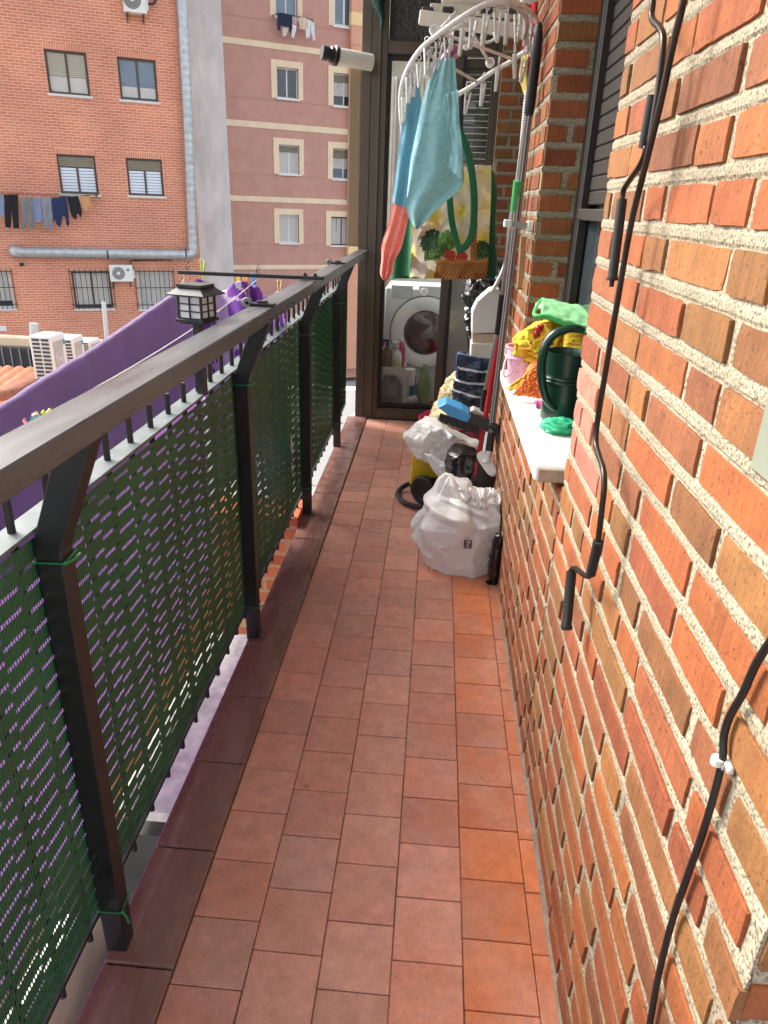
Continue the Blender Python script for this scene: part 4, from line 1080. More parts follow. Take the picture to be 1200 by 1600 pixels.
m = MB(); m.tube([P(766, 664, Y=3.20), P(776, 668, Y=3.19), P(780, 678, Y=3.19), P(780, 692, Y=3.19)], [.014, .02, .022, .015], 14); m.build('end_knob', M['black'], sw, auto=40)
m = MB()
for i in range(520):
    u = random.random(); x = 688+60*u; y = 646+20*u+random.uniform(-1, 2)
    s0 = P(x, y, Y=random.uniform(3.215, 3.30)); s1 = s0+V((random.gauss(-.004, .006), random.gauss(-.004, .006), -.026-random.random()*.012)); d = .0012
    m.add([s0+V((-d, 0, 0)), s0+V((d, 0, 0)), s1+V((d, 0, 0)), s1+V((-d, 0, 0)), s0+V((0, d*2, 0))], [(0, 1, 2, 3), (0, 3, 4), (1, 4, 2)])
m.build('bristles', M['black'], sw)
cl = empty('handle_clip', (.32, 3.1, 1.39), 'white wall clip with a grey spring holding the broom handles', 'clip')
m = MB(); q = P(826, 353, X=.318); q2 = P(793, 349, Y=q.y-.02); m.box((.322, q.y, q.z), (.022, .06, .035), None, .003); m.build('bracket', M['white_plastic'], cl)
m = MB(); m.box((q2.x, q2.y-.005, q2.z), (.028, .03, .026), None, .003); m.build('clamp', M['white_plastic'], cl)
m = MB(); q3 = P(805, 352, Y=q.y-.035); m.beam(q2+V((0, -.01, 0)), V((.318, q.y-.02, q.z)), .008, .022, .002); m.build('spring', M['silver'], cl)
m = MB(); m.beam(P(818, 370, X=.322), P(812, 452, X=.322), .022, .024, .003, up=(1, 0, 0)); tag(m.build('wooden_batten', M['wood']), 'short wooden batten fixed upright on the brick pillar', 'batten')

# red and yellow folded thing hanging at the top
m = MB()
def flagcol(u, v):
    return C(224, 206, 96) if (u < .33) else C(188, 34, 40)
Lp = [P(822, 5, Y=3.42), P(818, 60, Y=3.42), P(812, 118, Y=3.42), P(821, 150, Y=3.42), P(829, 180, Y=3.42)]
Rp = [P(850, 5, Y=3.42), P(849, 60, Y=3.42), P(845, 110, Y=3.42), P(838, 150, Y=3.42), P(832, 182, Y=3.42)]
La = resample(Lp, 60, False); Ra = resample(Rp, 60, False)
m.grid(26, 60, lambda u, v: La[int(v*59)].lerp(Ra[int(v*59)], u)+V((0, .022*math.sin(u*9+v*3), 0)), colfn=lambda u, v: (C(224, 206, 110) if (u < .30 and v > .38) or v > .86 else C(196, 52, 58)))
tag(m.build('folded_fabric', M['attr_soft'], smooth=True, solid=.006), 'red and yellow folded fabric hanging behind the broom grip', 'fabric')

# ------------------------------------------------------------------ white wall dryer near the ceiling
wd = empty('wall_dryer', (.12, 3.7, 2.2), 'off white folded wall dryer with rails under the soffit', 'drying rack')
m = MB()
yb = 3.75
def bar(p0, p1, Y0_, Y1_, wd_, h_, bev=.004): m.beam(P(p0[0], p0[1], Y=Y0_), P(p1[0], p1[1], Y=Y1_), wd_, h_, bev)
bar((655, 27), (822, 50), 3.62, 3.62, .03, .052)
bar((672, 12), (850, 26), 3.72, 3.72, .03, .03)
bar((690, -6), (860, 4), 3.78, 3.78, .05, .05)
m.build('rail', M['yellowed_plastic'], wd)
m = MB(); q = P(855, 0, X=.30); m.box((.325, 3.62, 2.235), (.10, .06, .12), None, .008); m.build('bracket', M['yellowed_plastic'], wd)
for x in (668, 700, 760, 800):
    m = MB(); m.box(P(x, 17, Y=3.70), (.05, .05, .022), None, .004); m.build('hinge', M['charcoal'], wd)

# ------------------------------------------------------------------ clip hanger with cloths
hg = empty('clip_hanger', (.1, 3.15, 2.0), 'white oval clip hanger tilted under the soffit, hung with cloths', 'clip hanger')
near = [(627, 178, 3.25), (626, 150, 3.2), (633, 118, 3.14), (655, 80, 3.08), (690, 50, 3.03), (730, 22, 3.0), (762, 6, 3.0), (792, 3, 3.02), (820, 12, 3.08), (838, 32, 3.15), (842, 58, 3.24), (834, 74, 3.32)]
far = [(815, 84, 3.38), (795, 98, 3.42), (770, 112, 3.45), (740, 133, 3.47), (712, 150, 3.48), (680, 170, 3.47), (650, 186, 3.42), (634, 190, 3.34)]
ring = [P(x, y, Y=Y) for x, y, Y in near+far]
m = MB(); rr = resample(ring+[ring[0]], 140)[:-1]; m.tube(rr, .0095, 10, closed=True); m.build('ring', M['white_plastic'], hg, smooth=True)
def pt(x, y, Y): return P(x, y, Y=Y)
m = MB()
hub = pt(722, 14, 3.2)
for a, b_ in [((690, 52, 3.04), (800, 92, 3.42)), ((665, 82, 3.08), (745, 128, 3.46)), ((730, 38, 3.1), (765, 98, 3.44)), ((730, 38, 3.1), (690, 52, 3.05)), ((724, 58, 3.2), (752, 72, 3.3)), ((712, 20, 3.15), (688, 46, 3.06))]:
    m.tube([pt(*a), pt(*b_)], .0062, 8)
m.build('arm', M['white_plastic'], hg, smooth=True)
for x, y, Y in ((679, 47, 3.05), (766, 98, 3.44)):
    m = MB(); m.lathe([(.0, -.008), (.018, -.008), (.020, 0), (.018, .008), (.010, .009), (.009, .004), (0, .004)], 20, pt(x, y, Y), Matrix.Rotation(R_(75), 3, 'X')); m.build('knob', M['white_plastic'], hg, auto=40)
m = MB(); m.tube(resample([pt(725, 58, 3.2), pt(729, 68, 3.2), pt(731, 76, 3.2), pt(726, 76, 3.2), pt(725, 70, 3.2)], 16), .005, 8)
m.tube(resample([pt(772, 50, 3.1), pt(773, 60, 3.1), pt(762, 66, 3.1), pt(752, 62, 3.1), pt(754, 54, 3.1)], 16), .005, 8); m.build('hook', M['white_plastic'], hg, smooth=True)
m = MB()
hpp = resample([pt(745, -30, 3.05), pt(770, 2, 3.05), pt(800, 8, 3.05), pt(822, 30, 3.06), pt(818, 62, 3.08)], 70)
m.tube(hpp, [.009 if i % 2 else .0072 for i in range(70)], 8); m.build('coil_cord', mat('beige_coil', (.48, .42, .36), .5), hg, smooth=True)
def clip_mb(open_=0.0):
    m = MB(); L = .086
    for q in (-1, 1):
        R = Matrix.Rotation(q*(.10+open_), 3, 'Y')
        m.box(V((q*.0075, 0, -.058))+R @ V((0, 0, 0)), (.0068, .012, L), R, .002)
    m.tube([V((.010*math.cos(a), 0, -.058+.010*math.sin(a))) for a in [k*math.pi/6 for k in range(12)]], .0022, 6, closed=True)
    for k in range(4):
        m.tube([V((.0045*math.cos(a)*(1 if k % 2 else .4), .0045*math.cos(a)*(.4 if k % 2 else 1), -.002-k*.0085+.006*math.sin(a))) for a in [j*math.pi/5 for j in range(10)]], .0012, 5, closed=True)
    m.tube([V((.012*math.cos(a), 0, .010+.012*math.sin(a))) for a in [k*math.pi/6 for k in range(12)]], .0020, 6, closed=True)
    return m
cl0 = clip_mb().build('clip', M['clear_white'], hg, auto=40); cl0.location = V((0, 0, 0))
base = cl0.data
off0 = world_org(hg)
for v_ in base.vertices: v_.co = v_.co+off0          # put the clip's own origin at its hanging ring
first = True
for (x, y, Y, sc_, rz_) in [(640, 108, 3.12, 1.0, .4), (646, 100, 3.11, .95, -.5), (632, 140, 3.18, 1.0, .9), (675, 68, 3.06, 1.0, .2), (700, 44, 3.03, 1.05, .3), (725, 30, 3.01, 1.0, 1.2), (762, 8, 3.0, 1.12, .9), (795, 6, 3.02, 1.1, 1.3), (823, 14, 3.08, 1.0, 1.0), (834, 32, 3.12, 1.0, .3), (841, 62, 3.2, 1.0, .2), (805, 72, 3.38, 1.0, 1.2), (780, 92, 3.43, 1.05, 1.3), (733, 132, 3.47, 1.0, .1), (711, 146, 3.48, 1.1, 1.1), (655, 88, 3.09, .9, .7), (706, 28, 3.1, .9, .8), (668, 62, 3.06, 1.0, .6), (688, 52, 3.05, 1.0, .1), (742, 16, 3.0, 1.05, .5), (778, 4, 3.01, 1.05, .2), (810, 8, 3.05, 1.0, .4), (829, 22, 3.1, 1.05, .8), (839, 46, 3.17, 1.0, .6), (757, 118, 3.46, 1.0, .9), (822, 78, 3.36, 1.0, .4), (628, 160, 3.22, 1.0, .5), (690, 164, 3.48, 1.0, .8)]:
    if first: c = cl0; first = False
    else: c = cl0.copy(); COL.objects.link(c); c.parent = hg
    c.location = P(x, y, Y=Y)-off0-V((0, 0, .012)); c.rotation_euler = (random.uniform(-.1, .1), random.uniform(-.12, .12), rz_); c.scale = (sc_,)*3

def drape(name, Lp, Rp, Y, mt, label, cat, amp=.012, nf=2.0, ph_=0.0, nu=40, nv=60, taper=True, colfn=None, solid=.002, group=None, dy=0.0):
    L = resample([P(x, y, Y=Y) for x, y in Lp], nv); Rr = resample([P(x, y, Y=Y) for x, y in Rp], nv)
    def f(u, v):
        i = min(int(v*(nv-1)), nv-1); p = L[i].lerp(Rr[i], u)
        a = amp*(.35+.65*v if taper else 1)
        return p+V((0, a*math.sin(u*nf*6.283+ph_+v*1.2)+dy*v+.006*noise.noise(V((u*4, v*6, ph_))), .003*noise.noise(V((u*5, v*4, ph_+3)))))
    m = MB(); m.grid(nu, nv, f, colfn=colfn)
    return tag(m.build(name, mt, smooth=True, solid=solid), label, cat, group)
G_ = 'cloths drying on the clip hanger'
drape('cleaning_cloth', [(641, 134), (632, 170), (625, 220), (619, 270), (613, 318)], [(654, 132), (659, 165), (658, 210), (650, 270), (640, 326)], 3.20, M['cloth_blue'], 'deeper blue microfibre cloth, leftmost on the clip hanger above the coral one', 'cleaning cloth', .008, 1.9, 1.0, group=G_)
drape('cleaning_cloth', [(678, 106), (662, 150), (652, 200), (642, 250), (636, 308)], [(684, 104), (694, 150), (690, 220), (672, 280), (650, 312)], 3.12, M['cloth_teal'], 'middle light blue microfibre cloth on the clip hanger behind the largest one', 'cleaning cloth', .016, 1.5, 2.0, group=G_)
drape('cleaning_cloth', [(690, 92), (672, 150), (660, 200), (648, 250), (637, 305), (636, 332), (648, 356)], [(711, 90), (714, 140), (717, 190), (723, 250), (722, 292), (692, 318), (652, 358)], 3.02, M['cloth_cyan'], 'largest grey cyan microfibre cloth in front on the clip hanger', 'cleaning cloth', .011, 1.35, .4, group=G_)
drape('cleaning_cloth', [(693, 148), (698, 190), (700, 222), (702, 262)], [(716, 140), (718, 190), (723, 240), (722, 284)], 2.985, M['cloth_cyan'], 'folded over corner flap of grey cyan microfibre on the right of the largest cloth', 'cleaning cloth', .01, .6, .4, group=G_)
drape('cleaning_cloth', [(614, 316), (608, 345), (597, 380), (596, 405), (594, 428), (601, 440)], [(642, 324), (636, 350), (628, 385), (616, 408), (613, 426), (603, 441)], 3.24, M['cloth_coral'], 'coral red microfibre cloth hanging under the blue one at the partition', 'cleaning cloth', .009, 2.4, .9, group=G_)
drape('cleaning_cloth', [(703, 66), (700, 74), (690, 86), (686, 95)], [(716, 70), (722, 78), (718, 88), (708, 92)], 3.12, M['cloth_pink'], 'dusty pink cloth bunched in the clips above the cyan cloths', 'cleaning cloth', .02, 1.8, .9, nu=30, nv=24, group=G_)

# ------------------------------------------------------------------ tote bag
TY = 3.36
tg = empty('tote_bag', (.08, TY, 1.1), 'tote bag with yellow gingham, vegetables and a wicker basket printed on it, below the cloths', 'tote bag')
TL = [P(x, y, Y=TY) for x, y in [(652, 262), (648, 300), (644, 350), (642, 400), (640, 434)]]
TR = [P(x, y, Y=TY) for x, y in [(768, 258), (767, 310), (765, 360), (763, 405), (760, 436)]]
TL_ = resample(TL, 80); TR_ = resample(TR, 80)
def tote_col(u, v):
    x = 640+u*126; y = 260+v*176
    n1 = noise.noise(V((x*.11, y*.11, 1))); n2 = noise.noise(V((x*.32, y*.32, 5)))
    g1 = .5+.5*math.sin(x*.16+.3*n1); g2 = .5+.5*math.sin(y*.13+x*.03)
    base = [C(226, 218, 196)[i]*(1-.75*g1*g2-.35*max(0, g1-.6)-.3*max(0, g2-.6))+C(232, 210, 70)[i]*(.75*g1*g2+.35*max(0, g1-.6)+.3*max(0, g2-.6)) for i in range(3)]
    if x > 708 and y < 330 and x > 730: base = [base[i]*.5+C(220, 208, 176)[i]*.5 for i in range(3)]
    c = base
    if (x-674)**2/20**2+(y-377)**2/20**2 < 1+.7*n2+.4*n1: c = C(38, 66, 38) if n2 > -.25 else C(64, 98, 52)
    if (x-698)**2/15**2+(y-374)**2/17**2 < 1+.35*n2: c = C(96, 132, 58) if n2 > -.1 else C(66, 104, 44)
    if abs((y-396)-(x-680)*-.12) < 8+3*n2 and 662 < x < 702: c = C(92, 124, 66) if n2 > 0 else C(58, 86, 44)
    if (x-754)**2/14**2+(y-392)**2/18**2 < 1+.4*n2: c = C(70, 104, 52) if n2 > -.1 else C(40, 66, 36)
    for cx_, cy_ in ((703, 398), (722, 400)):
        if (x-cx_)**2+(y-cy_)**2 < 9.5**2: c = C(176, 66, 48) if n2 > -.3 else C(196, 96, 70)
    if 736 < x < 747 and 344 < y < 412 and abs(x-741.5+((y-412)*-.03)) < 5: c = C(176, 122, 66) if math.sin(y*1.1+x*.6) > -.2 else C(128, 82, 40)
    if x > 683-(y-404)*.12 and y > 404+1.5*n2:
        c = C(166, 112, 56) if math.sin(x*1.1+(math.pi if int(y/4) % 2 else 0)) > -.1 else C(122, 76, 36)
        if y < 409: c = C(178, 124, 68)
    return tuple(c)
m = MB()
def tote_f(u, v):
    i = int(v*79); p = TL_[i].lerp(TR_[i], u)
    return p+V((0, -.035*math.sin(math.pi*u)*(.4+.6*v)+.012*noise.noise(V((u*4, v*4, 2)))+.006*noise.noise(V((u*11, v*9, 4))), .006*noise.noise(V((u*7, v*3, 9)))))
m.grid(150, 190, tote_f, colfn=tote_col); m.build('front_panel', M['attr_cloth'], tg, smooth=True)
m = MB()
m.grid(14, 40, lambda u, v: TL_[int(v*39)*2].lerp(P(612+4*math.sin(v*5), 345+90*v, Y=TY+.12), u)+V((0, .03*math.sin(u*6), 0)))
m.grid(14, 40, lambda u, v: TR_[int(v*39)*2].lerp(P(774+3*math.sin(v*9), 280+150*v, Y=TY+.12), u)+V((0, .02*math.sin(u*6), 0)))
m.grid(20, 10, lambda u, v: TL_[79].lerp(TR_[79], u).lerp(P(615+160*u, 434, Y=TY+.12), v)); 
m.grid(20, 20, lambda u, v: P(614+160*u, 300+135*v, Y=TY+.125)); m.build('gusset', M['green_web'], tg, smooth=True)
m = MB()
def ribbon(pts, Y, wpx):
    ctr = resample([P(x, y, Y=Y) for x, y in pts], 60)
    def f(u, v):
        i = int(v*59); t_ = (ctr[min(i+1, 59)]-ctr[max(i-1, 0)]).normalized(); s_ = t_.cross(V((0, 1, 0)))
        return ctr[i]+s_*(u-.5)*wpx*.0030+V((0, .004*math.sin(v*9), 0))
    m.grid(5, 60, f)
ribbon([(704, 270), (703, 310), (706, 345), (712, 372), (717, 388)], TY-.055, 9)
ribbon([(713, 392), (728, 384), (738, 362), (741, 320), (738, 275), (730, 235), (718, 205)], TY-.060, 10)
m.build('strap', M['green_web'], tg, smooth=True, solid=.003)
# ------------------------------------------------------------------ things on the window sill
SZ = .8725
wc_ = empty('watering_can', (.385, 2.11, SZ), 'dark green plastic watering can with a tall loop handle on the white sill', 'watering can')
cx_, cy_ = .392, 2.115
m = MB(); m.lathe([(.0, 0), (.052, 0), (.056, .004), (.057, .012), (.056, .06), (.057, .14), (.060, .185), (.062, .197), (.0625, .203), (.059, .203), (.056, .190), (.053, .14), (.050, .03), (.0, .02)], 40, (cx_, cy_, SZ), sy=1.15); m.build('body', M['can_green'], wc_, auto=35)
m = MB(); hp = [P(x, y, Y=2.06) for x, y in [(868, 640), (856, 628), (849, 608), (846, 585), (847, 560), (853, 538), (865, 523), (880, 516), (898, 513), (912, 516)]]
m.tube(resample(hp, 50), [.0125+.004*math.sin(math.pi*i/49) for i in range(50)], 14, flat=.8); m.build('handle', M['can_green'], wc_, smooth=True)
m = MB(); m.lathe([(.0635, .118), (.065, .121), (.0635, .124)], 40, (cx_, cy_, SZ), sy=1.15); m.lathe([(.0635, .128), (.065, .131), (.0635, .134)], 40, (cx_, cy_, SZ), sy=1.15); 
m.tube([V((cx_+.03, cy_-.03, SZ+.07)), V((cx_+.065, cy_-.075, SZ+.075))], [.018, .013], 14); m.build('spout', M['can_green'], wc_, auto=40)
bk = empty('toy_bucket', (.31, 2.62, SZ), 'pale pink speckled bucket at the far end of the sill', 'bucket')
c0 = P(822, 583, Z=SZ)
m = MB(); bx, by = .318, 2.56
m.lathe([(0, 0), (.040, 0), (.043, .004), (.056, .125), (.062, .130), (.062, .136), (.055, .134), (.041, .01), (0, .008)], 40, (bx, by, SZ))
m.lathe([(.0535, .092), (.060, .094), (.060, .099), (.054, .100)], 40, (bx, by, SZ))
def spk():
    mt, nt, N, L, b = newmat('speckled_pink')
    tc = N.new('ShaderNodeTexCoord'); vo = N.new('ShaderNodeTexVoronoi'); vo.inputs['Scale'].default_value = 62; L.new(tc.outputs['Object'], vo.inputs['Vector'])
    rp = N.new('ShaderNodeValToRGB'); L.new(vo.outputs['Distance'], rp.inputs['Fac']); e = rp.color_ramp.elements
    e[0].position = .16; e[0].color = (*C(176, 84, 104), 1); e[1].position = .24; e[1].color = (*C(224, 178, 198), 1)
    L.new(rp.outputs[0], b.inputs['Base Color']); b.inputs['Roughness'].default_value = .4; return mt
m.build('body', spk(), bk, auto=40)
m = MB(); m.tube(resample([V((bx-.058, by-.02, SZ+.092)), V((bx-.066, by-.05, SZ+.06)), V((bx-.06, by-.06, SZ+.035)), V((bx-.035, by-.05, SZ+.05))], 20), .0035, 8)
m.build('handle', M['pink_plastic'], bk, smooth=True)
# yellow printed cloth over the bucket
m = MB()
def ycol(u, v):
    n = noise.noise(V((u*26, v*26, 3)))
    return C(120, 40, 30) if n > .42 else (C(226, 196, 50) if noise.noise(V((u*6, v*6, 9))) > -.1 else C(206, 160, 40))
def ycl(u, v):
    a = P(812+40*u, 548-30*math.sin(u*2.6)+12*v, Y=2.60-.05*u)
    b_ = P(800+92*u, 575-10*u+30*v*u, Y=2.52)
    p = a.lerp(b_, v)
    return p+V((0, -.03*math.sin(v*3.1)-.022*ridge(V((u*2, v*2, 0)), 1.7, 4), .03*math.sin(v*3.1)*(1-.4*u)+.014*ridge(V((u*3, v*3, 0)), 2.1, 8)))
loft(m, [(816, 520), (812, 536), (813, 552), (830, 566), (846, 580)], [(862, 494), (880, 510), (893, 530), (900, 548), (902, 560)], 2.50, .085, n=36, seg=90, amp=.04, fq=13, sd=71, colfn=ycol)
for p in m.v: p.z = max(p.z, SZ+.002)
tag(m.build('cloth', M['attr_cloth'], smooth=True), 'yellow patterned cloth crumpled over the pink bucket', 'cloth')
m = MB()
m.grid(12, 50, lambda u, v: P(852-58*v+(-3+6*u)*(1-.4*v), 574+34*v+(-10+20*u)*(1-.85*v)*(1 if v < .99 else 0), Y=2.42-.02*v)+V((0, .008*math.sin(u*6), .006*noise.noise(V((u*4, v*6, 1))))), colfn=lambda u, v: ycol(u*.3, v))
for p in m.v: p.z = max(p.z, SZ+.003)
tag(m.build('cloth', M['attr_cloth'], smooth=True, solid=.004), 'pointed yellow cloth tail reaching down to the sill edge', 'cloth')
m = MB(); m.tube(resample([P(828, 540, Y=2.44), P(836, 528, Y=2.43), P(840, 516, Y=2.43), P(848, 508, Y=2.43)], 24), [.011+.0025*math.sin(i*1.1) for i in range(24)], 14)
m.lathe([(0, 0), (.013, 0), (.0135, .01), (.011, .012)], 16, P(827, 541, Y=2.44), Matrix.Rotation(.6, 3, 'Y'))
tag(m.build('nozzle', M['red'], auto=50), 'glossy red plastic nozzle stuck in the yellow cloth', 'nozzle')
# orange chenille mitt made of short loops
m = MB()
core = [(855, 545), (905, 548), (906, 590), (880, 615), (838, 618), (806, 612), (822, 590), (838, 570)]
def inside(x, y, poly):
    r = False; j = len(poly)-1
    for i in range(len(poly)):
        xi, yi = poly[i]; xj, yj = poly[j]
        if (yi > y) != (yj > y) and x < (xj-xi)*(y-yi)/(yj-yi)+xi: r = not r
        j = i
    return r
cnt = 0
while cnt < 1500:
    x = random.uniform(804, 908); y = random.uniform(544, 620)
    if not inside(x, y, core): continue
    t = (y-545)/75
    base_ = P(x, y, Y=2.40-.10*t); base_.z = max(base_.z, SZ+.006)
    d = V((random.gauss(-.004, .004), random.gauss(-.006, .004), random.gauss(-.004, .006))).normalized()
    L_ = random.uniform(.009, .014)
    pts = [base_+V((0, .006, 0)), base_+d*L_*.5+V((0, -.004, .001)), base_+d*L_]
    m.tube(pts, [.0042, .0050, .0038], 6); cnt += 1
m.grid(24, 16, lump(P(862, 585, Y=2.42)+V((0, .03, 0)), .075, .06, .055, 77, .08), wrap=True)
for p in m.v: p.z = max(p.z, SZ+.002)
tag(m.build('mop_pad', M['orange_chen'], smooth=True), 'bright orange chenille mop pad lying on the sill beside the watering can', 'mop pad')
# green cloth pad on top
m = MB()
def gp(u, v):
    a = P(838+8*v, 492-24*v, Y=2.55-.1*(1-v)); b_ = P(925, 500-8*v, Y=2.40-.1*(1-v))
    return a.lerp(b_, u)
m.grid(40, 24, lambda u, v: (lambda q: q+V((0, 0, .010*math.sin(v*3.1)+.006*noise.noise(V((u*6, v*5, 2))))))(P(846+74*u, 468+16*u+(1-v)*(26+6*u)*1.0-6*math.sin(u*2.0)*(1-v)*0, Y=2.56-.22*(1-v)-.02*u)))
ob = m.build('mop_pad', M['green_micro'], smooth=True, solid=.014); tag(ob, 'light green fluffy mop pad resting on top of the yellow cloth', 'mop pad')
m = MB(); m.tube(resample([P(918, 520, Y=2.33), P(880, 506, Y=2.33), P(858, 494, Y=2.34), P(835, 492, Y=2.36), P(843, 472, Y=2.52), P(850, 467, Y=2.56)], 40), .006, 8)
tag(m.build('pad_piping', mat('green_piping', C(70, 190, 90), .7), smooth=True), 'bright green piping along the edge of the green mop pad', 'piping')
m = MB(); m.grid(20, 14, lambda u, v: P(836+14*u+2*v, 476+10*v-4*u, Y=2.53-.12*v)+V((0, .008*math.sin(u*5), .004*ridge(V((u*3, v*3, 1)), 2, 3))))
tag(m.build('cloth', mat('grey_fluff', (.40, .40, .36), .95, var=.4, vs=90), smooth=True, solid=.006), 'grey fluffy cloth end inside the fold of the green mop pad', 'cloth')
m = MB(); loft(m, [(888, 520), (886, 532), (884, 546), (884, 556)], [(915, 516), (918, 530), (918, 546), (916, 556)], 2.36, .05, n=20, seg=44, amp=.02, fq=14, sd=91, colfn=lambda u, v: ycol(u, v))
tag(m.build('cloth', M['attr_cloth'], smooth=True), 'yellow patterned cloth bundle under the green pad, right behind the watering can handle', 'cloth')
m = MB(); m.grid(30, 16, lambda u, v: V((.348+.10*u, 2.20+.055*v+.008*math.sin(u*4), SZ+.004+.016*math.sin(v*3.1)*(1-.5*u)+.005*ridge(V((u*3, v*3, 0)), 1.9, 2))))
for p in m.v: p.x -= .015
tag(m.build('rubber_glove', M['magenta'], smooth=True, solid=.002), 'pink rubber glove lying flat on the sill left of the watering can', 'glove')
m = MB()
m.grid(40, 28, lump((.370, 1.975, SZ+.018), .036, .030, .016, 13, .45), wrap=True)
m.grid(24, 16, lump((.40, 1.985, SZ+.014), .026, .024, .013, 29, .5), wrap=True)
for p in m.v: p.z = max(p.z, SZ+.0015)
tag(m.build('plastic_film', M['mint'], smooth=True), 'crumpled mint green plastic film on the sill in front of the watering can', 'film')

# ------------------------------------------------------------------ awning cranks, cable and box on the near wall
RX = .292
r1 = empty('awning_crank', (RX, 1.22, 1.5), 'short dark crank rod left of the long one, ending beside the window', 'awning crank', 'awning cranks hanging on the brick wall')
m = MB(); pts = [P(x, y, X=RX) for x, y in [(1021, -30), (1020, 5), (1018, 22), (1021, 33), (1030, 42), (1036, 55), (1036, 75), (1033, 100), (1027, 150), (1015, 225)]]
m.tube(resample(pts, 60), .0048, 12)
pts = [P(x, y, X=RX) for x, y in [(1010, 228), (1006, 245), (998, 262), (985, 280), (975, 296), (972, 312), (970, 330)]]
m.tube(resample(pts, 40), .0046, 12); m.build('rod', M['rod'], r1, smooth=True)
m = MB(); m.tube([P(1021, 148, X=RX), P(1006, 232, X=RX)], [.0085, .0085], 16); m.build('grip', M['black_matte'], r1, auto=40)
m = MB(); m.tube([P(972, 312, X=RX), P(970, 330, X=RX), P(958, 425, X=RX), P(957, 436, X=RX)], .0082, 16); m.tube([P(957, 434, X=RX), P(956.5, 438, X=RX)], .0105, 16); m.tube([P(956.5, 438, X=RX), P(955, 448, X=RX)], .0042, 10); m.build('grip', M['black_matte'], r1, auto=40)
r2 = empty('awning_crank', (RX, 1.15, 1.2), 'long dark crank rod with two black grips reaching below the sill', 'awning crank', 'awning cranks hanging on the brick wall')
m = MB(); pts = [P(x, y, X=RX) for x, y in [(1074, -40), (1066, 10), (1054, 60), (1042, 115), (1030, 170), (1008, 260), (985, 355), (965, 470), (948, 570), (934, 655), (931, 690), (936, 712), (943, 735), (944, 760), (940, 800), (934, 850)]]
m.tube(resample(pts, 120), .0050, 12)
pts = [P(x, y, X=RX) for x, y in [(925, 893), (921, 900), (914, 899), (906, 893), (900, 888), (894, 889), (891, 896), (890, 910)]]
m.tube(resample(pts, 40), .0052, 12); m.build('rod', M['rod'], r2, smooth=True)
m = MB(); m.tube([P(935, 846, X=RX), P(923, 897, X=RX)], .0086, 16); m.build('grip', M['black_matte'], r2, auto=40)
m = MB(); m.tube([P(893, 893, X=RX), P(885, 980, X=RX), P(885, 984, X=RX)], .0098, 16); m.tube([P(885.3, 977, X=RX), P(885, 982, X=RX)], .0116, 16); m.build('grip', M['black_matte'], r2, auto=40)
cb = empty('cable', (WX-.01, .6, .9), 'loose black cable running down the near bricks through a white clip', 'cable')
m = MB(); CXp = .3235
pts = [P(x, y, X=CXp) for x, y in [(1250, 930), (1222, 975), (1200, 1008), (1180, 1040), (1160, 1085), (1140, 1120), (1131, 1150), (1130, 1175), (1126, 1200), (1112, 1255), (1095, 1310), (1072, 1375), (1050, 1440), (1030, 1520), (1015, 1600), (1003, 1680)]]
m.tube(resample(pts, 90), .0040, 10); m.build('wire', M['black'], cb, smooth=True)
m = MB(); q = P(1127, 1189, X=CXp); m.tube([q+V((-.004, .000, -.004)), q+V((-.004, 0, .004))], .0066, 12); m.box(q+V((.004, -.008, 0)), (.008, .016, .009), None, .002); m.build('clip', M['white_plastic'], cb, auto=40)
m = MB(); m.lathe([(0, 0), (.0028, 0), (.0028, .002), (0, .0022)], 10, q+V((-.001, -.010, 0)), Matrix.Rotation(R_(-90), 3, 'Y')); m.build('nail', M['silver'], cb)
gb = empty('junction_box', (WX-.02, .67, 1.22), 'grey green plastic junction box on the near bricks at the right edge', 'junction box')
yf = P(1166, 735, X=.304).y; zl = P(1166, 735, X=.304).z; yc = yf-.0625
m = MB(); m.box((.318, yc, zl+.055), (.028, .125, .11), None, .006); m.build('cover', M['grey_box'], gb)
m = MB(); m.box((.3285, yc, zl+.055), (.008, .135, .12), None, .003); m.build('base_plate', M['white_plastic'], gb)
m = MB(); m.box((.3045, yc+.03, zl+.06), (.003, .03, .016), None, .001); m.build('rocker_mark', mat('grey_rocker', (.30, .32, .27), .4), gb)

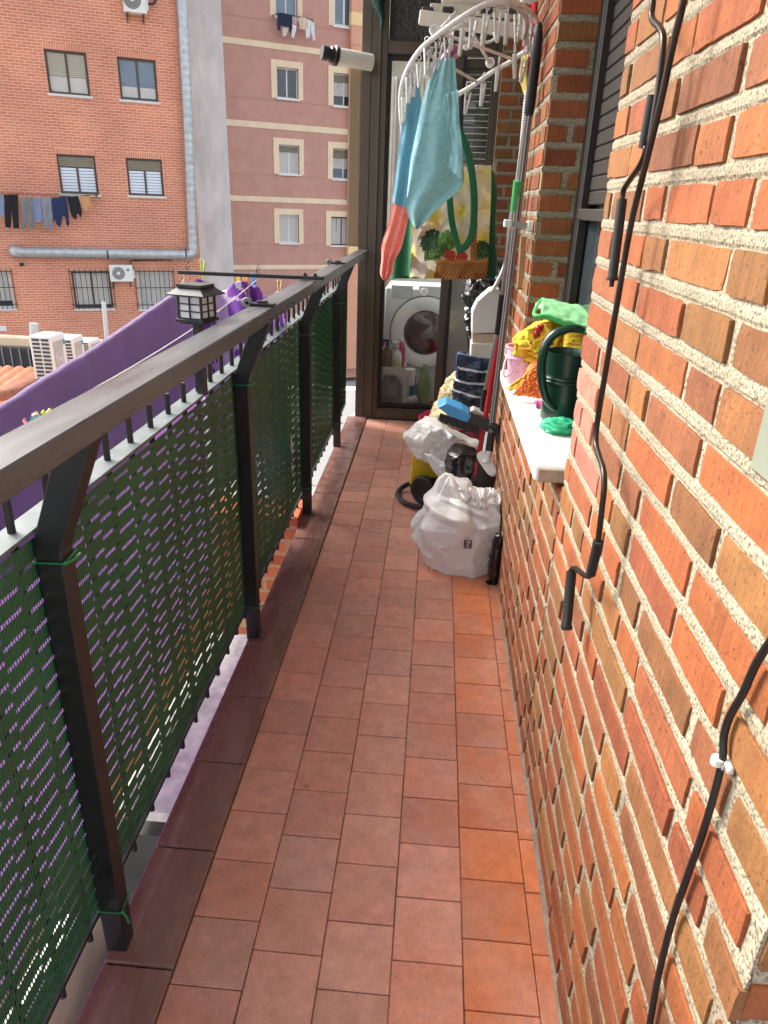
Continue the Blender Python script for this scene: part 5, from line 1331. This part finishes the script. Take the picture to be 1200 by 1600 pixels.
# ------------------------------------------------------------------ far buildings
class Plane:
    def __init__(s, px, py, depth, ang):
        d = ray(px, py); s.o = CAM+d*(depth/FPX); a = R_(ang)
        s.u = V((math.cos(a), math.sin(a), 0)); s.n = V((math.sin(a), -math.cos(a), 0)); s.a = a
        s.R = Matrix((s.u, -s.n, V((0, 0, 1)))).transposed()
    def q(s, px, py, out=0.0):
        d = ray(px, py); t = (s.o+s.n*out-CAM).dot(s.n)/d.dot(s.n); p = CAM+d*t-s.o
        return p.dot(s.u), (CAM+d*t).z
    def w(s, u, z, out=0.0):
        p = s.o+s.u*u+s.n*out; return V((p.x, p.y, z))
    def box(s, m, u0, u1, z0, z1, o0, o1, bev=0.0, col=None):
        c = s.w((u0+u1)/2, (z0+z1)/2, (o0+o1)/2); m.box(c, (u1-u0, o1-o0, z1-z0), s.R, bev, col)
    def facade(s, m, U0, U1, Z0, Z1, holes, rec=.16, back=6.0):
        us = sorted({U0, U1, *[h[0] for h in holes], *[h[2] for h in holes]}); zs = sorted({Z0, Z1, *[h[1] for h in holes], *[h[3] for h in holes]})
        for a, b in zip(us, us[1:]):
            for c, d in zip(zs, zs[1:]):
                mu, mz = (a+b)/2, (c+d)/2
                if any(h[0] < mu < h[2] and h[1] < mz < h[3] for h in holes): continue
                m.add([s.w(a, c), s.w(b, c), s.w(b, d), s.w(a, d)], [(0, 1, 2, 3)])
        for (a, c, b, d) in holes:
            for (p, q) in (((a, c), (b, c)), ((b, c), (b, d)), ((b, d), (a, d)), ((a, d), (a, c))):
                m.add([s.w(*p), s.w(*q), s.w(*q, -rec), s.w(*p, -rec)], [(0, 1, 2, 3)])
        for (p, q) in (((U0, Z0), (U1, Z0)), ((U1, Z0), (U1, Z1)), ((U1, Z1), (U0, Z1)), ((U0, Z1), (U0, Z0))):
            m.add([s.w(*p), s.w(*p, -back), s.w(*q, -back), s.w(*q)], [(0, 1, 2, 3)])
        m.add([s.w(U0, Z0, -back), s.w(U0, Z1, -back), s.w(U1, Z1, -back), s.w(U1, Z0, -back)], [(0, 1, 2, 3)])
    def window(s, par, h, frame, pane, rec=.12, shutter=0.0, blind=None, sill=None, mull=True, fw=.05, curtain=None, sill_out=.06, shutter_in=0.0):
        a, c, b, d = h; m = MB(); dp = .05; e = .003
        s.box(m, a+e, a+fw, c+e, d-e, -rec, -rec+dp); s.box(m, b-fw, b-e, c+e, d-e, -rec, -rec+dp)
        s.box(m, a+fw, b-fw, c+e, c+fw, -rec, -rec+dp); s.box(m, a+fw, b-fw, d-fw, d-e, -rec, -rec+dp)
        if mull: s.box(m, (a+b)/2-fw*.5, (a+b)/2+fw*.5, c+fw, d-fw, -rec-.002, -rec+dp-.006)
        wi = m.build('window', frame, par)
        m = MB(); md = (a+b)/2
        for (x0, x1) in ((a+fw, md-fw*.4), (md+fw*.4, b-fw)):
            m2 = MB(); s.box(m2, x0, x1, c+fw, d-fw, -rec+.008, -rec+.018); m2.build('pane', pane, wi)
        if shutter:
            m = MB(); z = d-fw; zt = d-(d-c)*shutter
            while z > zt:
                s.box(m, a+fw*.7, b-fw*.7, z-.052, z-.004, -rec+dp+.001, -rec+dp+.016, .004); z -= .055
            m.build('roller_shutter', M['shutter'], wi)
        if shutter_in:
            m = MB(); z = d-fw
            while z > d-(d-c)*shutter_in:
                for x0, x1 in ((a+fw, md-fw*.5), (md+fw*.5, b-fw)): s.box(m, x0, x1, z-.052, z-.004, -rec+.019, -rec+.030, .004)
                z -= .055
            m.build('roller_shutter', mat('pale_shutter', C(172, 168, 150), .6), wi)
        if blind:
            m = MB(); z = d-fw-(d-c)*shutter
            while z > c+fw+.02:
                s.box(m, a+fw, md-fw*.5, z-.086, z-.012, -rec+.020, -rec+.026); s.box(m, md+fw*.5, b-fw, z-.086, z-.012, -rec+.020, -rec+.026); z -= .088
            m.build('blind', M['blind_white'], wi)
        if curtain:
            m = MB()
            for x0, x1 in ((a+fw, md-fw*.5), (md+fw*.5, b-fw)):
                zz0 = c+fw+(d-c)*curtain[0]; zz1 = c+fw+(d-c-2*fw)*curtain[1]
                m.grid(24, 3, lambda u, v, x0=x0, x1=x1: s.w(x0+(x1-x0)*u, zz0+(zz1-zz0)*v, -rec+.022+.003*math.sin(u*9+x0*7)+.003*noise.noise(V((u*5+x0*3, v*.6, 1)))))
            m.build('curtain', M['curtain'], wi, smooth=True)
        if sill:
            m = MB(); s.box(m, a-.06, b+.06, c-.07, c+.002, -rec+dp, sill_out, .008); m.build('sill', sill, wi)
        return wi
OR = Plane(300, 390, 25, 26)
ob_ = empty('brick_building', OR.w(-4, -3, -3), 'orange brick apartment building across the courtyard with brown windows and a silver duct', 'building')
def rect(pl, x0, y0, x1, y1, x2, y2, x3, y3):
    qs = [pl.q(x, y) for x, y in ((x0, y0), (x1, y1), (x2, y2), (x3, y3))]
    return ((qs[0][0]+qs[3][0])/2, (qs[2][1]+qs[3][1])/2, (qs[1][0]+qs[2][0])/2, (qs[0][1]+qs[1][1])/2)
h1 = rect(OR, 70, 76, 134, 82, 142, 150, 75, 146); h2 = rect(OR, 183, 88, 243, 94, 248, 160, 188, 155)
h3 = rect(OR, 89, 240, 149, 244, 154, 305, 94, 302); h4 = rect(OR, 197, 247, 254, 249, 256, 307, 201, 305)
g1 = rect(OR, 112, 424, 172, 424, 177, 482, 117, 482); g2 = rect(OR, 214, 424, 268, 424, 272, 482, 217, 482); g0 = rect(OR, -40, 424, 17, 424, 22, 482, -33, 482)
hole = [h1, h2, h3, h4, g1, g2, g0]
sill_l = OR.q(313, 430)[0]
m = MB(); UE = OR.q(292, 60)[0]-.03; ZB = OR.q(100, 521)[1]; OR.facade(m, -14, UE, ZB-1.2, 11.0, hole, rec=.2)
ob_mat = brick_tex('orange_face_brick', C(206, 134, 108), C(192, 118, 92), C(224, 178, 152), bw=.27, bh=.082, ms=.011, ang=OR.a)
m.build('wall', ob_mat, ob_)
# soldier-course lintels
sold = brick_tex('lintel_brick', C(204, 130, 104), C(192, 118, 92), C(224, 180, 154), bw=.07, bh=.26, ms=.012, ang=OR.a)
for h in hole:
    m = MB(); OR.box(m, h[0]-.02, h[2]+.02, h[3]+.002, h[3]+.17, -.01, .004); m.build('lintel', sold, ob_)
wh = mat('white_stone_sill', (.62, .60, .56), .7)
OR.window(ob_, h1, M['frame_brown'], M['pane'], .13, sill=wh, fw=.07, curtain=(.0, .40), shutter_in=.56)
OR.window(ob_, h2, M['frame_brown'], M['pane_blue'], .13, sill=wh, fw=.07, curtain=(.02, .30))
OR.window(ob_, h3, M['frame_brown'], M['pane'], .13, sill=wh, fw=.07, shutter=.26, blind=True)
OR.window(ob_, h4, M['frame_brown'], M['pane'], .13, sill=wh, fw=.07, shutter=.26, blind=True)
OR.window(ob_, g1, M['frame_brown'], M['pane'], .15, sill=M['concrete'], fw=.06, curtain=(.05, 1))
OR.window(ob_, g2, M['frame_white'], M['pane'], .15, sill=M['concrete'], fw=.06, curtain=(0, 1))
OR.window(ob_, g0, M['frame_white'], M['pane'], .15, sill=M['concrete'], fw=.06, curtain=(.15, 1))
def grille(h):
    m = MB(); a, c, b, d = h[0]-.06, h[1]-.02, h[2]+.06, h[3]+.1
    n = 9
    for i in range(n):
        x = a+(b-a)*i/(n-1); OR.box(m, x-.010, x+.010, c, d, .06, .08)
    for z in (c+.16, (c+d)/2+.05, d-.1): OR.box(m, a-.03, b+.03, z-.012, z+.012, .081, .09)
    for x in (a, b):
        OR.box(m, x-.01, x+.01, c+.18, c+.2, .0, .06); OR.box(m, x-.01, x+.01, d-.14, d-.12, .0, .06)
    m.build('window_grille', M['black'], ob_)
for h in (g0, g1, g2): grille(h)
m = MB(); q = OR.q(5, 513); OR.box(m, q[0]-.1, q[0]+.1, q[1]-.08, q[1]+.08, -.01, .03); m.build('vent', M['frame_white'], ob_)
m = MB(); q = OR.q(34, 413); OR.box(m, q[0]-.06, q[0]+.06, q[1]-.05, q[1]+.05, -.01, .10, .02); m.build('wall_lamp', M['black'], ob_)
# silver duct
dk = empty('ventilation_duct', OR.w(-3, 0, .2), 'silver spiral ventilation duct running down and along the orange brick building', 'duct')
def spiral(pts, r, step=.055):
    ps = []; rs = []
    for a, b in zip(pts, pts[1:]):
        L_ = (b-a).length; n = max(2, int(L_/step))
        for i in range(n): ps.append(a.lerp(b, i/n)); rs.append(r if (i % 4) else r*1.05)
    ps.append(pts[-1]); rs.append(r); return ps, rs
qa = OR.q(22, 394, .2); qb = OR.q(299, 398, .2); qt = OR.q(283, -20, .2)
m = MB(); ps, rs = spiral([OR.w(qa[0]+.25, qa[1], .2), OR.w(qb[0]-.2, qb[1], .2)], .165); m.tube(ps, rs, 18); 
ps, rs = spiral([OR.w(qb[0]+.06, qb[1]+.28, .2), OR.w((qb[0]+qt[0])/2+.05, (qb[1]+qt[1])/2, .2), OR.w(qt[0], qt[1]+.5, .2)], .165); m.tube(ps, rs, 18); m.build('pipe', M['silver'], dk, auto=50)
m = MB(); m.tube(resample([OR.w(qb[0]-.2, qb[1], .2), OR.w(qb[0]-.02, qb[1]+.02, .2), OR.w(qb[0]+.055, qb[1]+.12, .2), OR.w(qb[0]+.06, qb[1]+.28, .2)], 10), .172, 18); m.build('elbow', M['silver'], dk, smooth=True)
m = MB(); m.tube(resample([OR.w(qa[0]+.25, qa[1], .2), OR.w(qa[0]+.06, qa[1]+.01, .19), OR.w(qa[0], qa[1]+.05, .08), OR.w(qa[0], qa[1]+.05, -.1)], 10), .19, 18); m.build('elbow', M['silver'], dk, smooth=True)
for px in (168, 290):
    q = OR.q(px, 397, .2); m = MB(); m.tube([OR.w(q[0]-.03, q[1], .2), OR.w(q[0]+.03, q[1], .2)], .178, 18); m.build('clamp', M['frame_brown'], dk, auto=40)
# wall AC units
def ac_wall(px0, py0, px1, py1, label, fanleft=True):
    a = OR.q(px0, py0, .35); b = OR.q(px1, py1, .35); u0, u1, z0, z1 = a[0], b[0], b[1], a[1]
    r = empty('air_conditioner', OR.w((u0+u1)/2, z0, .2), label, 'air conditioner', 'wall mounted air conditioner units')
    m = MB(); OR.box(m, u0, u1, z0, z1, .06, .36, .015); m.build('casing', M['ac_white'], r)
    fc = OR.w(u0+(u1-u0)*.38, (z0+z1)/2, .361); Rr = (z1-z0)*.38
    m = MB(); mx = OR.R @ Matrix.Rotation(R_(90), 3, 'X'); m.lathe([(Rr*.2, .004), (Rr*.95, .004), (Rr, 0)], 32, fc, mx); m.build('fan_grille', M['ac_dark'], r, auto=40)
    m = MB(); m.lathe([(0, .014), (Rr*.28, .012), (Rr*.32, .002)], 20, fc, mx)
    for k in (.45, .6, .75, .9):
        m.tube([fc+OR.u*(Rr*k*math.cos(t))+V((0, 0, Rr*k*math.sin(t)))+OR.n*.008 for t in [j*math.pi/14 for j in range(28)]], .006, 4, closed=True)
    m.build('fan_hub', M['ac_white'], r, smooth=True)
    for u in (u0+.1, u1-.1):
        m = MB(); m.prism([OR.w(u-.02, z0-.22, 0), OR.w(u-.02, z0-.22, .03), OR.w(u-.02, z0-.04, .05), OR.w(u-.02, z0-.04, .34), OR.w(u-.02, z0-.003, .34), OR.w(u-.02, z0-.003, 0)], OR.u*.04); m.build('bracket', M['frame_brown'], r)
    m = MB(); OR.box(m, u1+.001, u1+.06, z0+.1, z0+(z1-z0)*.7, .1, .3, .01); m.build('side_cover', M['ac_white'], r)
    m = MB(); OR.box(m, u1-.2, u1-.1, z1-.2, z1-.12, .361, .364); m.build('emblem', mat('blue_print', (.10, .22, .40), .5), r)
    return r
r_ac = ac_wall(190, -26, 230, 22, 'white air conditioner high on the orange brick wall at the top edge')
m = MB(); m.tube(resample([OR.w(*OR.q(229, 5, .2), .2), OR.w(*OR.q(238, 6, .2), .2), OR.w(*OR.q(243, 0, .15), .15), OR.w(*OR.q(244, -30, .1), .1)], 20), .035, 8); m.build('hose', M['black'], r_ac, smooth=True)
ac_wall(170, 414, 209, 440, 'white air conditioner between the two barred windows below the duct')
m = MB(); m.tube(resample([OR.w(*OR.q(206, 418, .1), .1), OR.w(*OR.q(204, 410, .1), .1), OR.w(*OR.q(212, 407, .1), .1), OR.w(*OR.q(270, 406, .06), .06)], 30), .02, 8)
m.build; tag(m.build('cable', M['black'], smooth=True), 'thin cables running from the lower air conditioner under the duct', 'cable')

# clothes on the line of the orange building
lz = OR.q(0, 303, .55); lz2 = OR.q(145, 306, .55)
m = MB()
for k, oo in ((0, .55), (1, .45)): m.tube([OR.w(lz[0]-.8, lz[1]+.02, oo), OR.w((lz[0]+lz2[0])/2, (lz[1]+lz2[1])/2, oo), OR.w(lz2[0]+.15, lz2[1]+.02, oo)], .008, 5)
OR.box(m, lz2[0]+.1, lz2[0]+.14, lz2[1]-.02, lz2[1]+.04, 0, .6)
tag(m.build('clothesline', M['black'], auto=60), 'clothesline with a wall arm under the second floor windows of the orange building', 'clothesline')
def garment(pl, pts, out, c, label, cat, group, thick=.02, nm='garment'):
    qs = [pl.q(x, y, out) for x, y in pts]; cx = sum(q[0] for q in qs)/len(qs)
    m = MB()
    # dense outline so the cloth can ripple
    ol = []
    for i in range(len(qs)):
        a = qs[i]; b = qs[(i+1) % len(qs)]
        for k in range(6): ol.append((a[0]+(b[0]-a[0])*k/6, a[1]+(b[1]-a[1])*k/6))
    f = lambda q: out+.035*noise.noise(V((q[0]*5, q[1]*2.5, 1)))
    ptsw = [pl.w(q[0]+.02*noise.noise(V((q[0]*7, q[1]*7, 4))), q[1]+.02*noise.noise(V((q[0]*7, q[1]*7, 8))), f(q)) for q in ol]
    m.prism(ptsw, pl.n*thick)
    o = m.build(nm, mat('garment_cloth', c, .95, var=.3, vs=5, bump=.6, bs=9, bd=.05, stretch=(1.5, 1.5, .5)))
    return tag(o, label, cat, group)
GL = 'clothes on the line of the orange building'
def trousers(x0, x1, y0, y1, sk=0): return [(x0, y0), (x1, y0), (x1+sk, y1), (x1-(x1-x0)*.42+sk, y1+1), ((x0+x1)/2+sk*.5, y0+(y1-y0)*.45), (x0+(x1-x0)*.42+sk, y1), (x0+sk, y1-1)]
garment(OR, [(-6, 303), (4, 303), (7, 337), (2, 339), (-4, 338)], .5, C(120, 136, 170), 'pale blue garment at the left edge of the far clothesline', 'garment', GL)
garment(OR, trousers(6, 28, 304, 356, 2), .5, C(30, 30, 34), 'black trousers on the far clothesline', 'trousers', GL)
garment(OR, trousers(32, 52, 308, 357, 2), .5, C(120, 120, 122), 'grey trousers on the far clothesline', 'trousers', GL)
garment(OR, [(52, 309), (64, 309), (66, 346), (54, 347)], .5, C(120, 134, 164), 'narrow light blue garment between two grey ones on the far clothesline', 'garment', GL)
garment(OR, trousers(65, 80, 309, 358, 4), .5, C(128, 134, 144), 'blue grey trousers with long legs on the far clothesline', 'trousers', GL)
garment(OR, [(80, 309), (104, 307), (109, 350), (105, 354), (102, 340), (98, 336), (95, 355), (88, 350), (86, 342), (82, 352)], .5, C(36, 48, 84), 'navy blue sweater on the far clothesline', 'sweater', GL)
garment(OR, [(104, 307), (122, 306), (128, 330), (128, 341), (124, 336), (120, 334), (119, 344), (114, 340), (110, 330)], .5, C(28, 30, 36), 'black top with hanging sleeves on the far clothesline', 'top', GL)
garment(OR, [(123, 307), (141, 303), (145, 332), (140, 322), (138, 331), (133, 330), (127, 322)], .5, C(196, 148, 106), 'tan garment at the right end of the far clothesline', 'garment', GL)

# concrete pier between the two buildings
CP = Plane(338, 200, 25.6, 26)
cu0 = CP.q(294, 10)[0]; cu1 = CP.q(355, 210)[0]
m = MB(); CP.box(m, cu0-.3, cu1, -6, 12, -3.0, 0.0, .01); tag(m.build('concrete_pier', M['concrete']), 'bare grey concrete pier rising between the orange and the pink building', 'pier')

# pink building
PK = Plane(430, 360, 31, 30)
pb = empty('apartment_building', PK.w(1, -3, -3), 'dusty pink rendered apartment building with cream bands and cream window surrounds', 'building')
pinkm = mat('dusty_pink_render', C(190, 144, 130), .92, var=.1, vs=2.2, bump=.25, bs=30, bd=.01, detail=9)
salm = mat('salmon_render', C(214, 158, 132), .92, var=.08, vs=2.2, bump=.25, bs=30, bd=.01)
ycre = mat('yellow_cream_render', C(238, 206, 152), .92, var=.05, vs=2.2)
def inner(x0, y0, x1, y1, x2, y2, x3, y3): return rect(PK, x0, y0, x1, y1, x2, y2, x3, y3)
A = [inner(432, 104, 466, 108, 466, 156, 433, 152), inner(435, 225, 467, 228, 468, 273, 437, 271), inner(436, 335, 467, 336, 467, 380, 437, 379), inner(430, -18, 464, -14, 465, 30, 431, 26)]
B = [inner(521, 114, 556, 117, 556, 168, 521, 165), inner(520, 231, 555, 234, 555, 281, 520, 279), inner(517, 338, 552, 340, 552, 384, 517, 383), inner(522, -14, 556, -10, 556, 44, 522, 40)]
m = MB(); PL = cu1-2; PU0 = PK.q(340, 200)[0]-1.5; PU1 = PK.q(600, 200)[0]+3
PK.facade(m, PU0, PU1, -6.5, 13, A+B, rec=.22); m.build('wall', pinkm, pb)
for i, h in enumerate(A+B):
    m = MB(); t_ = .24; o_ = .03
    PK.box(m, h[0]-t_, h[0]-.002, h[1]-.02, h[3]+t_, -.01, o_); PK.box(m, h[2]+.002, h[2]+t_*.85, h[1]-.02, h[3]+t_, -.01, o_); PK.box(m, h[0]-.0015, h[2]+.0015, h[3]+.002, h[3]+t_, -.01, o_-.003)
    m.build('window_surround', M['cream'], pb)
    kw = [dict(frame=M['frame_white'], pane=M['pane']), dict(frame=M['frame_white'], pane=M['pane'], shutter=.22, curtain=(0, .78)), dict(frame=M['frame_white'], pane=M['pane'], curtain=(0, 1)), dict(frame=M['frame_white'], pane=M['pane_blue']),
          dict(frame=M['frame_white'], pane=M['pane'], shutter=.24, curtain=(.28, .78)), dict(frame=M['frame_white'], pane=M['pane_blue'], shutter=.3, curtain=(.3, .7)), dict(frame=M['frame_brown'], pane=M['pane'], curtain=(0, 1)), dict(frame=M['frame_white'], pane=M['pane_blue'], fw=.09)][i]
    PK.window(pb, h, rec=.16, sill=M['white_plastic'], sill_out=.08, **kw)
def band(x, y, hpx, x2, y2):
    a = PK.q(x, y); zt = a[1]; zb = PK.q(x, y+hpx)[1]
    m = MB(); PK.box(m, PU0+.01, PU1-.01, zb, zt, -.01, .025); m.build('band', M['cream'], pb)
band(353, 57, 10, 0, 0); band(355, 186, 10, 0, 0); band(358, 305, 8.5, 0, 0); band(362, 414, 7, 0, 0)
for y in (22, 149, 270, 381):
    z = PK.q(352, y)[1]; m = MB(); PK.box(m, PU0+.01, PU1-.01, z-.02, z, -.01, .004); m.build('joint_line', mat('joint_line_paint', C(164, 120, 108), .9), pb)
# nearer salmon wing
su0 = PK.q(547, 200, .25)[0]
m = MB(); PK.box(m, su0, su0+6, -6, 13, .004, .25); m.build('wing', salm, pb)
for y, hh in ((18, 21), (210, 19), (384, 15)):
    a = PK.q(552, y, .25); b_ = PK.q(552, y+hh, .25); m = MB(); PK.box(m, su0-.012, su0+5.9, b_[1], a[1], .01, .27); m.build('band', ycre, pb)
for y in (69, 156, 260, 338):
    z = PK.q(552, y, .25)[1]; m = MB(); PK.box(m, su0-.004, su0+5.9, z-.02, z, .01, .254); m.build('joint_line', mat('salmon_joint', C(168, 110, 88), .9), pb)
GP = 'clothes hanging below the top window of the pink building'
m = MB(); a = PK.q(428, 22, .35); b_ = PK.q(492, 34, .35)
m.tube([PK.w(a[0], a[1], .02), PK.w(a[0]+.25, a[1]+.06, .40), PK.w(b_[0]-.1, b_[1]+.05, .40), PK.w(b_[0], b_[1], .02)], .015, 6)
tag(m.build('drying_rail', M['black'], auto=50), 'drying rail below the top left window of the pink building', 'drying rail')
garment(PK, [(433, 20), (456, 24), (457, 45), (454, 53), (451, 42), (438, 40), (437, 48), (433, 46)], .4, C(36, 44, 66), 'dark navy top on the pink building', 'top', GP)
garment(PK, [(441, 42), (451, 44), (447, 56), (442, 58), (441, 48)], .36, C(214, 200, 190), 'pale garment hanging under the navy top on the pink building', 'garment', GP)
garment(PK, [(456, 26), (466, 28), (464, 38), (457, 38)], .36, C(196, 172, 166), 'small pinkish garment beside the navy top on the pink building', 'garment', GP)
garment(PK, [(457, 38), (463, 40), (459, 60), (455, 57)], .38, C(224, 222, 222), 'narrow white garment beside the navy top on the pink building', 'garment', GP)
garment(PK, [(466, 27), (479, 29), (482, 44), (476, 47), (468, 45)], .42, C(214, 190, 170), 'beige shirt in the middle of the rail on the pink building', 'shirt', GP)
garment(PK, [(479, 30), (485, 32), (484, 58), (479, 60), (477, 50)], .38, C(226, 226, 228), 'long white garment right of the beige shirt on the pink building', 'garment', GP)
garment(PK, [(485, 34), (491, 35), (491, 48), (493, 63), (489, 63), (486, 50)], .4, C(220, 224, 230), 'white garment with a leg at the right end of the rail on the pink building', 'garment', GP)

# ------------------------------------------------------------------ courtyard below
m = MB(); m.box((-14, 22, -6.9), (90, 90, .4)); o = m.build('courtyard_ground', M['ground']); o['kind'] = 'structure'
# annexe roof with clay tiles, fence and air conditioners
an = empty('annexe', (-9, 12, -3), 'low annexe with a clay tile roof below the orange building', 'building')
tl = P(-60, 575, Y=14.0); trr = P(150, 560, Y=14.0)
zr = tl.z
rm_ = mat('clay_roof_tiles', C(198, 122, 88), .85, vs=3, c2=C(226, 160, 124), bump=.3, bs=20, bd=.02)
m = MB()
def rf(u, v):
    x = -16+13.2*u; y = 14.2-6.2*v
    return V((x, y, zr-.9*v+.05*abs(math.sin(x*13))+.012*math.sin(y*16)))
m.grid(900, 60, rf); m.build('roof', rm_, an, smooth=True)
m = MB(); m.box((-9.4, 11.1, zr-2.2), (13.2, 6.2, 2.5)); m.build('wall', M['room_wall'], an)
m = MB()
rg = P(55, 592, Y=12.2)
for i in range(16):
    t_ = i/16; q = P(-5+75*t_, 618-34*t_, Y=9.5+3.0*t_); 
    m.tube([q, q+V((.28, .16, .02))], [.09, .075], 10)
m.build('ridge_tiles', mat('old_ridge_tiles', C(150, 96, 72), .9, var=.3, vs=8), an, smooth=True)
pw = P(0, 533, Y=15.2); 
pp = empty('parapet', (-12, 15.4, zr), 'cream parapet with a rounded coping in front of the orange building', 'parapet')
m = MB(); z1 = P(0, 525, Y=15.2).z; z2 = P(0, 541, Y=15.2).z
m.box((-10.2, 15.3, (z1+z2)/2), (11, .22, z1-z2), None, .03); m.build('coping', M['cream'], pp)
m = MB(); m.box((-10.2, 15.36, (z2+zr)/2-.3), (10.9, .1, z2-zr+.6)); m.build('wall', M['room_wall'], pp)
fb = empty('panel_fence', (-11, 15, zr), 'dark corrugated panel fence behind the clay tile roof', 'fence')
m = MB(); zt = P(0, 543, Y=15.0).z; zb_ = P(0, 576, Y=15.0).z
x = -14.5
while x < -5.5:
    m.box((x, 15.05+.015*((int(x*50)) % 2), (zt+zb_)/2), (.19, .03, zt-zb_)); x += .2
m.build('panel', mat('anthracite_sheet', (.05, .05, .052), .5, var=.2, vs=3), fb)
m = MB(); x = -14.4
while x < -5.5: m.box((x, 15.0, (zt+zb_)/2), (.022, .02, zt-zb_)); x += .2
m.build('seam', M['silver'], fb)
def ac_floor(px0, px1, px2, pyt, pyb, Y, label, grid_side=True):
    a = P(px0, pyt, Y=Y+.3); b = P(px1, pyt+2, Y=Y); zb = P(px1, pyb, Y=Y).z; zt_ = b.z
    c = P(px2, pyt-6, Y=Y+.45)
    front = V((c.x-b.x, c.y-b.y, 0)); side = V((a.x-b.x, a.y-b.y, 0))
    fu = front.normalized(); su = V((-fu.y, fu.x, 0)); W = front.length; D = .36
    r = empty('air_conditioner', (b.x, b.y, zb), label, 'air conditioner', 'air conditioner units standing on the annexe')
    Rm = Matrix((fu, su, V((0, 0, 1)))).transposed()
    ctr = V((b.x, b.y, 0))+fu*W/2+su*D/2
    m = MB(); m.box((ctr.x, ctr.y, (zt_+zb)/2), (W, D, zt_-zb), Rm, .02); m.build('casing', M['ac_white'], r)
    H = zt_-zb
    m = MB(); m.box(V((b.x, b.y, zt_-H*.42))+fu*W*.42-su*.004, (W*.62, .014, H*.62), Rm, .004); m.build('fan_grille', mat('grille_beige', (.40, .39, .35), .6, var=.2, vs=10), r)
    m = MB(); mx = Rm @ Matrix.Rotation(R_(90), 3, 'X'); m.lathe([(0, .02), (W*.07, .02), (W*.08, 0)], 20, V((b.x, b.y, zt_-H*.42))+fu*W*.42-su*.012, mx)
    for k in (.12, .17, .22, .27): m.tube([V((b.x, b.y, zt_-H*.42))+fu*(W*.42+W*k*math.cos(t))+V((0, 0, W*k*math.sin(t)))-su*.014 for t in [j*math.pi/12 for j in range(24)]], .005, 4, closed=True)
    m.build('fan_hub', M['ac_white'], r, smooth=True)
    m = MB()
    for i in range(2):
        for j in range(13):
            m.box(V((b.x, b.y, zt_-H*(.07+.071*j)))+su*(D*(.27+.42*i))-fu*.002, (.012, D*.34, H*.042), Rm)
    m.build('coil_openings', M['ac_dark'], r)
    m = MB(); m.box(V((b.x, b.y, zt_-H*.16))+fu*W*.86-su*.004, (W*.12, .006, H*.10), Rm); m.build('emblem', mat('blue_triangle_print', (.05, .25, .45), .5), r)
ac_floor(51, 78, 100, 524, 612, 11.0, 'large white air conditioner with a gridded side at the left end of the row')
ac_floor(100, 113, 129, 527, 600, 11.9, 'middle white air conditioner in the row beside the purple blanket')
ac_floor(130, 140, 156, 532, 580, 12.8, 'rearmost white air conditioner nearly hidden by the purple blanket')
m = MB(); q = P(166, 520, Y=16.5); q2 = P(162, 472, Y=16.5); m.tube([V((q.x, q.y, -5)), q, q2], .05, 10); tag(m.build('vent_pipe', M['concrete'], auto=40), 'thin grey vent pipe in front of the orange building', 'pipe')
m = MB(); q = P(54, 525, Y=15.8); q2 = P(53, 505, Y=15.8); m.tube([q, q2], .10, 12); tag(m.build('chimney_pipe', M['concrete'], auto=40), 'short grey chimney pipe behind the large air conditioner', 'pipe')

# lower terraces seen under the railing
m = MB()
lo = MB()
lo.box((-.815, 2.24, -.45), (.30, 1.06, .10), None, .03)
lo.cur = 0
tag(lo.build('concrete_canopy', mat('pale_worn_concrete', (.80, .78, .72), .9, var=.35, vs=14, bump=.4, bs=50, bd=.006)), 'pale worn concrete canopy ledge just below the balcony edge', 'ledge')
lw = brick_tex('lower_terrace_brick', C(196, 112, 66), C(170, 86, 54), C(176, 146, 112), bw=.24, bh=.072, ms=.010, ang=0)
m = MB(); m.box((-1.25, 3.2, -1.2), (1.3, .24, 2.5)); tag(m.build('brick_pier', lw), 'sunlit orange brick pier of the floor below, seen under the railing', 'pier')
m = MB(); m.box((-1.2, .3, -.62), (1.1, 2.2, .10)); 
m.cur = 1; m.box((-.68, .3, -.55), (.02, 2.2, .04), None, .003); m.box((-.84, .3, -.552), (.14, 2.2, .036), None, .003); 
m.cur = 2; m.box((-.985, .3, -.55), (.06, 2.2, .045), None, .004)
tag(m.build('lower_ledge', [mat('dark_lower_brick', (.05, .026, .017), .9, var=.35, vs=12), mat('brown_fascia', (.05, .026, .016), .8, var=.3, vs=16, stretch=(3, .6, 1)), M['concrete']]), 'brown boarded ledge of the floor below at the foot of the nearest railing bay', 'ledge')  # fascia brown darkened, putting the shade there into its colour
m = MB()
m.box((-.9, 1.75, -1.6), (.9, .06, 2.1))
m.cur = 1
for i in range(9): m.box((-1.15+.09*i, 1.60, -1.5), (.014, .014, 1.4))
for z in (-.86, -1.3, -1.9): m.box((-.8, 1.60, z), (.9, .02, .02))
tag(m.build('window_grille', [M['gasket'], M['frame_brown']]), 'dark window grille of the floor below behind the nearest post', 'grille')
m = MB(); m.box((-1.2, 5.4, -1.15), (.9, .5, .7), None, .02); 
for k in range(6): m.box((-.97, 5.147, -.9-.07*k), (.34, .01, .02))
tag(m.build('air_conditioner', M['ac_white']), 'white air conditioner on the floor below, glimpsed under the railing', 'air conditioner')
m = MB(); m.box((-2.6, 5.2, -3.4), (3.2, 7.0, .1)); o = m.build('lower_terrace', mat('pale_terrace', (.55, .54, .50), .9, var=.2, vs=2)); o['kind'] = 'structure'
m = MB(); m.box((-2.4, 8.8, -2.2), (3.8, .2, 3.0)); tag(m.build('terrace_wall', mat('white_lime_wall', (.74, .73, .70), .9, var=.08, vs=2)), 'bright white wall at the end of the lower terrace, seen through the screen', 'wall')
